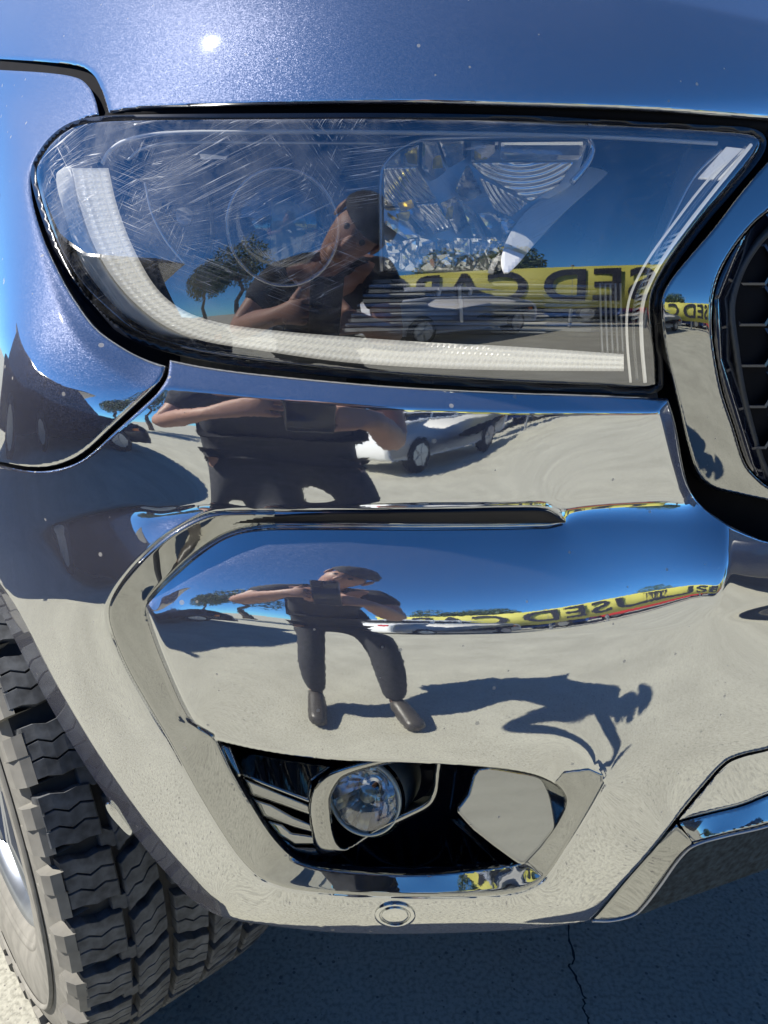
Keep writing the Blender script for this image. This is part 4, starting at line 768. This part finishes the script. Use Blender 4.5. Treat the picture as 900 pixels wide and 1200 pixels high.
flatL('frosted_wedge', spline([(690, 196), (714, 199), (700, 214), (662, 248), (628, 284), (604, 312), (592, 320), (588, 300), (602, 266), (630, 236), (668, 212)]), M['frost'], hl, 0.030, 0.03, -0.04, 0.006)
wireL('reflector_edge', [(688, 160), (694, 175), (686, 195), (670, 214)], 0.026, 0.0022, M['chrome'], hl)
wireL('reflector_edge', [(447, 318), (447, 205), (453, 190), (470, 174), (500, 163), (690, 161)], 0.030, 0.0014, M['satin'], hl)
# projector lamp
pc = np.array([332., 268.]); Dp = float(LF.D(pc[:1], pc[1:2])[0]); c0 = Vector(at(pc[0], pc[1], Dp+0.050)); vd = (c0-Vector(CO)).normalized()
def disc_ring(name, c, ax, r0, r1, dep, m, parent, n=48):
    ax = Vector(ax).normalized(); s = ax.orthogonal().normalized(); q = ax.cross(s); V = []; prof = [(r0, 0), (r0, -dep), ((r0+r1)/2, -dep*1.25), (r1, -dep), (r1, 0)]
    for r, h in prof:
        for k in range(n): a = k*math.tau/n; V.append(Vector(c)+ax*h+(s*math.cos(a)+q*math.sin(a))*r)
    return obj(name, V, grid_faces(5, n, True), m, parent, True)
def dome(name, c, ax, r, h, m, parent, n=40, k=10):
    ax = Vector(ax).normalized(); s = ax.orthogonal().normalized(); q = ax.cross(s); V = []
    for j in range(k):
        t = j/(k-1)*math.pi/2
        for i in range(n): a = i*math.tau/n; V.append(Vector(c)-ax*h*math.cos(t)+(s*math.cos(a)+q*math.sin(a))*r*max(math.sin(t), .001))
    return obj(name, V, grid_faces(k, n, True), m, parent, True)
disc_ring('projector_ring', c0, vd, 0.034, 0.037, 0.004, M['ribs'], hl); dome('projector_lens', c0, vd, 0.0335, 0.018, M['bulb'], hl)
flatL('projector_reflector', [(318, 236), (348, 236), (360, 262), (350, 292), (328, 308), (318, 300)], M['pale'], hl, 0.056, 0.02, -0.02)
# indicator chamber
wireL('indicator_edge', [(170, 214), (178, 250), (196, 284), (216, 308)], 0.030, 0.0009, M['satin'], hl)
wireL('indicator_edge', [(166, 212), (200, 208), (236, 213), (246, 236), (248, 282), (238, 308), (222, 318)], 0.040, 0.0014, M['dgrey'], hl)
flatL('indicator_bulb', spline([(206, 247), (218, 243), (226, 250), (222, 262), (210, 262)]), M['satin'], hl, 0.040, 0.02, -0.03)
flatL('bowl_reflection_plate', [(232, 176), (270, 176), (266, 186), (236, 187)], M['satin'], hl, 0.020, 0.0, -0.06)
# ribbed lower shelf
for k in range(12):
    v0 = 328+k*5.6; x0 = 436-k*3.5; x1 = 722+k*1.2
    pts = ribbon([(x0, v0+2+k*.1), (520, v0), (620, v0+1), (x1, v0+4)], 4.2, 6)
    flatL('shelf_rib', pts, M['ribs'], hl, 0.030, 0.0, 0.06 if k % 2 else -0.08, 0.003, res=3.0, follow=True)
for k in range(5):
    wireL('shelf_upright', [(703+k*6, 332), (704+k*6, 370), (706+k*6, 414)], 0.026, 0.0008, M['satin'], hl)
wireL('shelf_post', [(538, 335), (540, 356), (541, 378)], 0.028, 0.0012, M['satin'], hl)
flatL('lower_ledge', spline([(300, 392), (400, 400), (500, 407), (600, 412), (700, 418), (748, 424), (752, 446), (600, 442), (450, 432), (300, 418)]), M['dgrey'], hl, 0.026, 0, -0.02, follow=True)

# ------------------------------------------------------------------ grille
GE = [[(740, 100, 24), (1080, 100, 24)], [(740, 200, 17), (1080, 200, 17)], [(740, 290, 11), (1080, 290, 11)], [(740, 338, 8.5), (1080, 338, 8)], [(740, 352, 7), (1080, 352, 6.5)], [(740, 380, 4.0), (1080, 380, 4)],
      [(740, 410, 0.5), (1080, 410, 0.5)], [(740, 470, -4), (1080, 470, -4)], [(740, 560, -10), (1080, 560, -10)], [(740, 700, -20), (1080, 700, -20)]]
GA = [[(740, 100, 0), (800, 100, 6), (860, 100, 14), (1080, 100, 22)], [(770, 360, 5), (785, 360, 8.5), (806, 360, 13), (819, 360, 15.5), (829, 360, 18.5), (838, 360, 24), (1080, 360, 28)], [(770, 560, 5), (820, 560, 10), (880, 560, 18), (1080, 560, 24)], [(770, 700, 2), (1080, 700, 20)]]
gf = Field((740, 1080, 100, 700), 2.0, GE, GA, [], (800, 420, float(body.D(np.array([800.]), np.array([420.]))[0])-0.010), 1.0)
P_TRIM = spline([(905, 184), (870, 224), (836, 268), (806, 303), (786, 328), (776, 348), (775, 372), (781, 415), (795, 475), (807, 525), (818, 556), (834, 571), (860, 578), (905, 587), (1080, 612, 1), (1080, 590, 1), (905, 572), (889, 562), (873, 543), (859, 500), (846, 460), (838, 420), (834, 385), (836, 345), (845, 316), (863, 286), (885, 260), (905, 243), (1080, 70, 1), (1080, 10, 1)])
grille = panel('grille', gf, spline([(775, 140, 1), (1080, 140, 1), (1080, 680, 1), (900, 640), (845, 615), (812, 585), (790, 520), (768, 440), (762, 370), (770, 330), (800, 280), (850, 215), (885, 165)]), M['seal'], truck, off=lambda u, v, ds: 0.030+0*u, res=5, edge=(1, 0), thick=0.01)
panel('grille_surround', gf, P_TRIM, M['paint_clean'], grille, res=1.6, edge=(2.5, 0.002), thick=0.02)
panel('surround_wall', gf, spline([(905, 245), (886, 262), (864, 288), (847, 318), (838, 346), (836, 385), (840, 420), (848, 460), (861, 500), (875, 542), (890, 560), (905, 570), (1080, 588, 1), (1080, 560, 1), (905, 560), (893, 545), (880, 505), (868, 455), (860, 405), (857, 365), (860, 338), (872, 308), (890, 282), (905, 268), (1080, 90, 1), (1080, 72, 1)]), M['gloss'], grille, off=lambda u, v, ds: 0.004+0.024*sstep(u-(838+0*v)-np.interp(v, [250, 350, 420, 560], [40, 0, 3, 45]), 0, 24), res=2, edge=(1.5, 0.001), thick=0.006)
panel('mesh_frame', gf, ribbon([(1080, 92), (906, 266), (888, 285), (871, 312), (860, 342), (857, 367), (862, 410), (869, 455), (881, 505), (894, 545), (906, 562), (1080, 575)], 9, 8), M['dgrey'], grille, off=lambda u, v, ds: 0.020+0*u, res=2, edge=(3, 0.003), thick=0.008)
def hexring(c, ro, ri):
    V = []; F = []
    base = np.array(c)
    for r, d in ((ro, 0.036), (ro, 0.030), (ri+1.2, 0.029), (ri, 0.031), (ri-1, 0.052)):
        for k in range(6):
            a = k*math.pi/3; u = base[0]+r*math.cos(a)*1.12; v = base[1]+r*math.sin(a); D = float(gf.D(base[:1]*1., base[1:]*1.)[0])+d; V.append(at(u, v, D))
    return obj('mesh_cell', V, grid_faces(5, 6, True), M['cell'], grille)
M['cell'] = plain('grille_mesh_plastic', (0.05, 0.055, 0.065), 0.22, var=0.1, coat=0.5)
for i in range(6):
    for j in range(9):
        c = (882+i*42.5, 262+48*j-(24 if i % 2 else 0)+i*2)
        if c[0] < 900 and (c[1] < 285 or c[1] > 540): continue
        if c[1] > 600 or c[1] < 60: continue
        hexring(c, 28.0, 23.5)

# ------------------------------------------------------------------ lower corner trim
lt = panel('lower_grille_panel', body, P_T1, M['paint'], truck, res=2.2, edge=(2, 0.001), thick=0.01, step0=0.004)
panel('gloss_blade', body, P_T2, M['paint_clean'], truck, res=2, edge=(2, 0.001), thick=0.01, step0=0.002)
panel('corner_fin', body, P_T3, M['paint_clean'], truck, res=1.6, edge=(2, 0.001), thick=0.01, step0=0.001)
M['valance'] = plain('dusty_textured_plastic', (0.030, 0.044, 0.055), 0.8, var=0.5, scale=160, bump=0.0006, spec=0.12)
panel('valance', body, P_T4, M['valance'], truck, res=2.5, edge=(2, 0.001), thick=0.02, step0=0.002)
wire('bright_edge', [(694, 1079), (715, 1079), (738, 1074), (750, 1067), (772, 1040), (797, 1005), (813, 991), (850, 980), (900, 968), (1080, 907)], 0.0, 0.0012, M['silver'] if 'silver' in M else M['satin'], truck)
panel('lower_grille_back', body, spline([(1080, 786, 1), (900, 874), (850, 890), (780, 968), (780, 985), (820, 1000), (1080, 930, 1)]), M['seal'], truck, off=lambda u, v, ds: 0.02+0*u, res=5, edge=(1, 0), thick=0.004)
# parking sensors
def sensor(px, py, ru, rv, nm='parking_sensor'):
    D0 = float(body.D(np.array([px*1.]), np.array([py*1.]))[0]); V = []; n = 32
    for r, d in ((1.0, 0.004), (1.0, -0.0015), (.9, -0.003), (.78, -0.0028), (.74, -0.0005), (.72, 0.001), (.68, 0.001), (.64, -0.0024), (.55, -0.0032), (.3, -0.0034), (.001, -0.0034)):
        for k in range(n):
            a = k*math.tau/n; u = px+ru*r*math.cos(a); v = py+rv*r*math.sin(a); V.append(at(u, v, float(body.D(np.array([u]), np.array([v]))[0])+d))
    return obj(nm, V, grid_faces(11, n, True), M['paint'], bumper, True)
sensor(463, 1073, 24, 14.5)
s2 = [(124, 942), (131, 941), (146, 956), (155, 972), (152, 979), (138, 966), (127, 952)]
flat('arch_clip', spline(s2), M['paint'], truck, 0.002, 0.02, 0.02, smooth=True, res=1.2)

# ------------------------------------------------------------------ fog lamp bay
fb = panel('fog_lamp_bay', body, grow(P_FOG, 9), M['gloss'], truck, off=lambda u, v, ds: 0.010+0.085*sstep(ds, 8, 13), res=3, edge=(1, 0), thick=0.01)
def slab(name, poly, m, d, tu=0, tv=0, sharp=1): return flat(name, spline([(*p, sharp) for p in poly], 3), m, fb, d, tu, tv, 0.010, smooth=True, res=1.2, edge=(3.0, 0.0022))
slab('louvre_slat', [(272, 877), (330, 888), (392, 897), (366, 915), (362, 940), (310, 920), (284, 909)], M['paint_clean'], 0.020, 0.0, -0.055)
slab('louvre_slat', [(285, 911), (312, 922), (364, 943), (364, 955), (330, 943), (294, 932)], M['paint_clean'], 0.020, 0.01, 0.012)
slab('louvre_slat', [(296, 935), (318, 942), (345, 957), (366, 965), (368, 976), (340, 968), (308, 957)], M['paint_clean'], 0.021, 0.01, 0.01)
slab('louvre_slat', [(311, 960), (330, 965), (342, 975), (370, 979), (374, 990), (345, 990), (327, 980)], M['paint_clean'], 0.022, 0.01, 0.008)
slab('louvre_slat', [(332, 984), (346, 992), (376, 993), (384, 1002), (366, 1003), (346, 998)], M['paint_clean'], 0.023, 0.01, 0.006)
slab('bay_corner', [(256, 869), (270, 875), (283, 908), (279, 912), (268, 893)], M['paint_clean'], 0.012, 0.0, 0.0)
b_out = spline([(382, 907), (400, 899), (430, 891), (470, 886), (517, 886), (517, 905), (514, 930), (505, 946), (480, 960), (440, 979), (400, 1000), (385, 1004), (371, 998), (365, 975), (362, 945), (368, 921)])
b_in = spline([(394, 922), (404, 911), (440, 899), (470, 893), (509, 893), (509, 908), (507, 926), (499, 939), (472, 953), (436, 972), (408, 993), (399, 992), (392, 978), (388, 950), (388, 935)])
panel('lamp_bezel', body, b_out, M['paint_clean'], fb, holes=[b_in], off=lambda u, v, ds: 0.010+0*u, res=1.4, edge=(7, 0.006), thick=0.030)
fc_ = np.array([428., 934.]); Df = float(body.D(fc_[:1], fc_[1:2])[0]); cf = Vector(at(428, 934, Df+0.036)); fdv = Vector((0.30, 0.90, -0.30)).normalized()
fl_ = disc_ring('fog_lamp', cf, fdv, 0.0262, 0.0285, 0.003, M['pale'], fb); dome('lamp_glass', cf, fdv, 0.0262, 0.010, M['bulb'], fl_)
# bowl reflector behind the glass
V = []; s = fdv.orthogonal().normalized(); q = fdv.cross(s)
for j in range(9):
    t = j/8
    for i in range(36): a = i*math.tau/36; rj = 0.026*(1-t*.85)*(1+.03*math.sin(a*9)*(1-t)); V.append(cf+fdv*(0.022*math.sin(t*math.pi/2))+(s*math.cos(a)+q*math.sin(a))*rj)
obj('reflector', V, grid_faces(9, 36, True), M['chrome'], fl_)
bm = bmesh.new(); bmesh.ops.create_uvsphere(bm, u_segments=16, v_segments=10, radius=0.0065); bmesh.ops.transform(bm, matrix=Matrix.Translation(cf+fdv*0.006), verts=bm.verts); bm_obj('bulb', bm, M['pale'], fl_, True)
V, F = tube_pts([cf+fdv*0.001, cf+fdv*0.05], [0.031, 0.030], 36); obj('housing', V, F[:-2], M['pale'], fl_, True)
slab('trim_insert', [(560, 900), (604, 903), (636, 910), (658, 922), (668, 938), (664, 952), (616, 1012), (602, 1008), (536, 952), (548, 930)], M['surround'], 0.008, 0.03, 0.0, 0)
slab('insert_chamfer', [(528, 960), (537, 955), (601, 1008), (597, 1016), (586, 1015)], M['paint_clean'], 0.030, 0.02, -0.14)

# ------------------------------------------------------------------ wheel
WC = Vector((-0.450, 0.880, 0.382)); PSI = 0.715; RT = 0.382
wax = Vector((-math.cos(PSI), -math.sin(PSI), 0)); wfw = Vector((math.sin(PSI), -math.cos(PSI), 0))
M['tread'] = plain('tread_rubber', (0.075, 0.08, 0.085), 0.8, var=0.6, scale=70, bump=0.0006)
M['groove'] = plain('tread_groove_rubber', (0.035, 0.034, 0.032), 0.9, var=0.3, scale=60)
M['side'] = plain('dusty_sidewall', (0.20, 0.192, 0.168), 0.85, var=0.18, scale=45, bump=0.0004)
WM = Matrix((wfw, wax, Vector((0, 0, 1)))).transposed().to_4x4(); WM.translation = WC     # local: x forward, y outward, z up
def lathe(name, prof, m, parent, n=144, fm=None):
    V = [(r*math.cos(k*math.tau/n), y, r*math.sin(k*math.tau/n)) for r, y in prof for k in range(n)]
    return obj(name, V, grid_faces(len(prof), n, True), m, parent, True)
wheel = bpy.data.objects.new('wheel', None); COL.objects.link(wheel); wheel.parent = truck; wheel.matrix_local = WM
lathe('tyre', [(0.218, 0.085), (0.222, 0.104), (0.235, 0.118), (0.262, 0.1295), (0.300, 0.131), (0.334, 0.127), (0.356, 0.119)], M['side'], wheel)
lathe('tyre_carcass', [(0.356, 0.119), (0.366, 0.106), (0.3700, 0.09), (0.3705, 0.0), (0.3700, -0.09), (0.366, -0.106), (0.34, -0.122), (0.30, -0.130), (0.24, -0.115), (0.215, -0.085)], M['groove'], wheel)
lathe('sidewall_rim_ring', [(0.240, 0.1205), (0.243, 0.1235), (0.247, 0.1245), (0.250, 0.1235)], M['side'], wheel)
lathe('sidewall_step', [(0.308, 0.131), (0.310, 0.134), (0.313, 0.134), (0.315, 0.1305)], M['side'], wheel)
def block_mesh(name, poly, r_top, r_bot, crown=0.0, wrap=False):
    """poly: (arc metres, lateral metres) outlines in slices; returns a mesh curved on the tyre"""
    V = []; F = []
    for sl in poly:
        n = len(sl); i0 = len(V); c = np.mean(sl, 0)
        for lev, k in ((r_bot, 1.06), (r_top-0.0016, 1.0), (r_top, 0.93)):
            for a, y in sl:
                a_ = c[0]+(a-c[0])*k; y_ = c[1]+(y-c[1])*k; r = lev-(max(0, abs(y_)-0.07)**2)*3.0
                V.append((r*math.cos(a_/RT), y_, r*math.sin(a_/RT)))
        for q in range(2):
            for j in range(n): F.append((i0+q*n+j, i0+q*n+(j+1) % n, i0+(q+1)*n+(j+1) % n, i0+(q+1)*n+j))
        h = n//2; F += [(i0+2*n+j, i0+2*n+j+1, i0+3*n-2-j, i0+3*n-1-j) for j in range(h-1)]
    return V, F
NP = 35; PIT = math.tau*RT/NP
def zig(a0, a1, y0, y1, k, n=4, amp=.0022):
    amp = amp*1.7; return [(a0+(a1-a0)*t+amp*(1 if i % 2 else -1)*(0 < i < n), y0+(y1-y0)*t) for i, t in enumerate(np.linspace(0, 1, n+1))]
def slices(c0, half, y0, y1, skew, cuts):
    """split a block into sipe-separated slices along the arc"""
    out = []; b = np.linspace(-half, half, cuts+1); g = 0.0007
    for k in range(cuts):
        lo = zig(c0+b[k]+(g if k else 0), c0+b[k]+skew+(g if k else 0), y0, y1, k, 4, .0016 if k else 0.0008)
        hi = zig(c0+b[k+1]-(g if k < cuts-1 else 0), c0+b[k+1]+skew-(g if k < cuts-1 else 0), y0, y1, k, 4, .0016 if k < cuts-1 else .0008)
        out.append(np.array(lo+hi[::-1]))
    return out
protos = []
def add_block(sl, rows_rt=RT):
    V, F = block_mesh('b', sl, rows_rt, 0.366); o = obj('tread_block', V, F, M['tread'], wheel); protos.append(o); return o
add_block(slices(0, PIT*.37, 0.072, 0.1175, 0.006, 3)); add_block(slices(PIT*.5, PIT*.33, 0.078, 0.112, 0.004, 3)) if False else None
add_block([s for s in slices(0, PIT*.40, 0.030, 0.064, -0.020, 3)])
add_block([s for s in slices(PIT*.45, PIT*.40, -0.016, 0.021, 0.020, 3)])
add_block([s for s in slices(PIT*.1, PIT*.40, -0.062, -0.025, -0.020, 3)])
add_block([s for s in slices(PIT*.5, PIT*.37, -0.1175, -0.071, 0.006, 3)])
# bridging lug between shoulder and centre, and the side lugs
add_block(slices(PIT*.42, PIT*.13, 0.058, 0.080, 0.010, 1), RT-0.003)
V = []; F = []
for (a0, a1, ro, ri, yo) in ((-PIT*.36, PIT*.05, .376, .338, .1215), (PIT*.05, PIT*.36, .376, .350, .1225)):
    i0 = len(V)
    for r, y in ((ri, .1265), (ri+.001, .1325), ((ro+ri)/2, .1315), (ro-.004, yo+.003), (ro, yo-.006)):
        for a in (a0, a1): V.append((r*math.cos(a/RT), y, r*math.sin(a/RT)))
    for r, y in ((ri, .120), (ro, .10)):
        for a in (a0, a1): V.append((r*math.cos(a/RT), y, r*math.sin(a/RT)))
    F += [(i0+2*k, i0+2*k+1, i0+2*k+3, i0+2*k+2) for k in range(4)]
    F += [(i0, i0+2, i0+4, i0+6, i0+8, i0+12, i0+10), (i0+1, i0+11, i0+13, i0+9, i0+7, i0+5, i0+3)]
side_lug = obj('side_lug', V, F, M['side'], wheel); protos.append(side_lug)
for p in protos:
    for k in range(1, NP):
        c = p.copy(); COL.objects.link(c); c.parent = wheel; c.rotation_euler = (0, k*math.tau/NP+random.uniform(-.006, .006)*(p is not side_lug), 0); c.location = (0, random.uniform(-.0016, .0016), 0); c.scale = (1, random.uniform(.985, 1.01), 1)
M['rim'] = plain('alloy_rim', (0.30, 0.33, 0.38), 0.3, metal=0.85, var=0.1)
rim = lathe('rim', [(0.222, 0.100), (0.228, 0.108), (0.224, 0.113), (0.216, 0.108), (0.208, 0.095), (0.200, 0.060), (0.190, -0.08)], M['rim'], wheel)
for k in range(6):
    for s in (-1, 1):
        a = k*math.tau/6+s*.16; b = k*math.tau/6+s*.07; w_ = .012; V = []
        for r, an, y in ((.205, a, .100), (.12, (a+b)/2, .108), (.045, b, .100)):
            for dy, da in ((0, -w_/r), (0, w_/r), (-.03, w_/r), (-.03, -w_/r)): V.append((r*math.cos(an+da), y+dy, r*math.sin(an+da)))
        o = obj('spoke', V, [(i*4+j, i*4+(j+1) % 4, (i+1)*4+(j+1) % 4, (i+1)*4+j) for i in range(2) for j in range(4)], M['rim'], wheel)
        o.modifiers.new('b', 'BEVEL').width = .004
lathe('hub', [(0.001, 0.112), (0.030, 0.112), (0.036, 0.106), (0.055, 0.100), (0.058, 0.07)], M['rim'], wheel, 48)
lathe('spoke_light_blocker', [(0.05, -0.070), (0.212, -0.070), (0.212, -0.066), (0.05, -0.066)], M['groove'], wheel, 64)  # unseen disc added to stop sunlight passing through the spokes
lathe('brake_disc', [(0.05, 0.03), (0.15, 0.03), (0.152, 0.02), (0.152, 0.0)], M['dgrey'], wheel, 64)

# ------------------------------------------------------------------ the rest of the truck, behind and above what is seen
TH = R(24); cr_ = Vector((-math.cos(TH), -math.sin(TH), 0)); cf2 = Vector((math.sin(TH), -math.cos(TH), 0)); O0 = Vector((0.53, 0.47, 0))
TM = Matrix((cr_, -cf2, Vector((0, 0, 1)))).transposed().to_4x4(); TM.translation = O0      # local: x to the near side, y to the rear
M['body_far'] = plain('paint_far', (0.02, 0.026, 0.05), 0.25, metal=0.6, var=0.05, coat=0.8)
def tbox(name, c, s, m, bev=0.02, taper=None):
    bm = bmesh.new(); bx(bm, Vector(c), s, None, 0)
    if taper:
        for v in bm.verts:
            if v.co.z > c[2]: v.co.x = c[0]+(v.co.x-c[0])*taper[0]; v.co.y = c[1]+(v.co.y-c[1])*taper[1]+taper[2]
    bmesh.ops.bevel(bm, geom=list(bm.edges), offset=bev, segments=2, affect='EDGES')
    bmesh.ops.transform(bm, matrix=TM, verts=bm.verts); return bm_obj(name, bm, m, truck)
M['under'] = plain('bounce_grey_underbody', (0.20, 0.20, 0.19), 0.9)  # underside made paler to bounce light onto the shaded ground
tbox('chassis', (0, .90, .78), (.9, 1.1, .40), M['under'])
tbox('undertray', (-.2, .80, .60), (1.15, 1.3, .06), M['under'])
tbox('crash_bar', (-.35, .28, .62), (1.2, .12, .16), M['black'])
tbox('cab', (0, 2.55, .86), (1.80, 2.6, .72), M['body_far'], .05)
tbox('cabin_glass', (0, 2.75, 1.48), (1.66, 2.0, .56), M['glass'] if 'glass' in M else M['gloss'], .05, (.80, .72, .05))
tbox('cab_roof', (0, 2.8, 1.77), (1.30, 1.35, .06), M['body_far'], .025)
tbox('tray', (0, 4.55, .86), (1.82, 1.5, .64), M['body_far'], .05)
for sx in (-.80, .80):
    for yy in (.9, 4.3):
        if sx > 0 and yy < 1: continue
        bm = bmesh.new(); bmesh.ops.create_cone(bm, cap_ends=True, segments=40, radius1=.37, radius2=.37, depth=.25); bmesh.ops.bevel(bm, geom=[e for e in bm.edges if any(len(f.verts) > 4 for f in e.link_faces)], offset=.03, segments=2, affect='EDGES')
        bmesh.ops.transform(bm, matrix=TM @ Matrix.Translation((sx, yy, .37)) @ Matrix.Rotation(math.pi/2, 4, 'Y'), verts=bm.verts); bm_obj('rear_wheel' if yy > 1 else 'front_wheel', bm, M['groove'], truck, True)
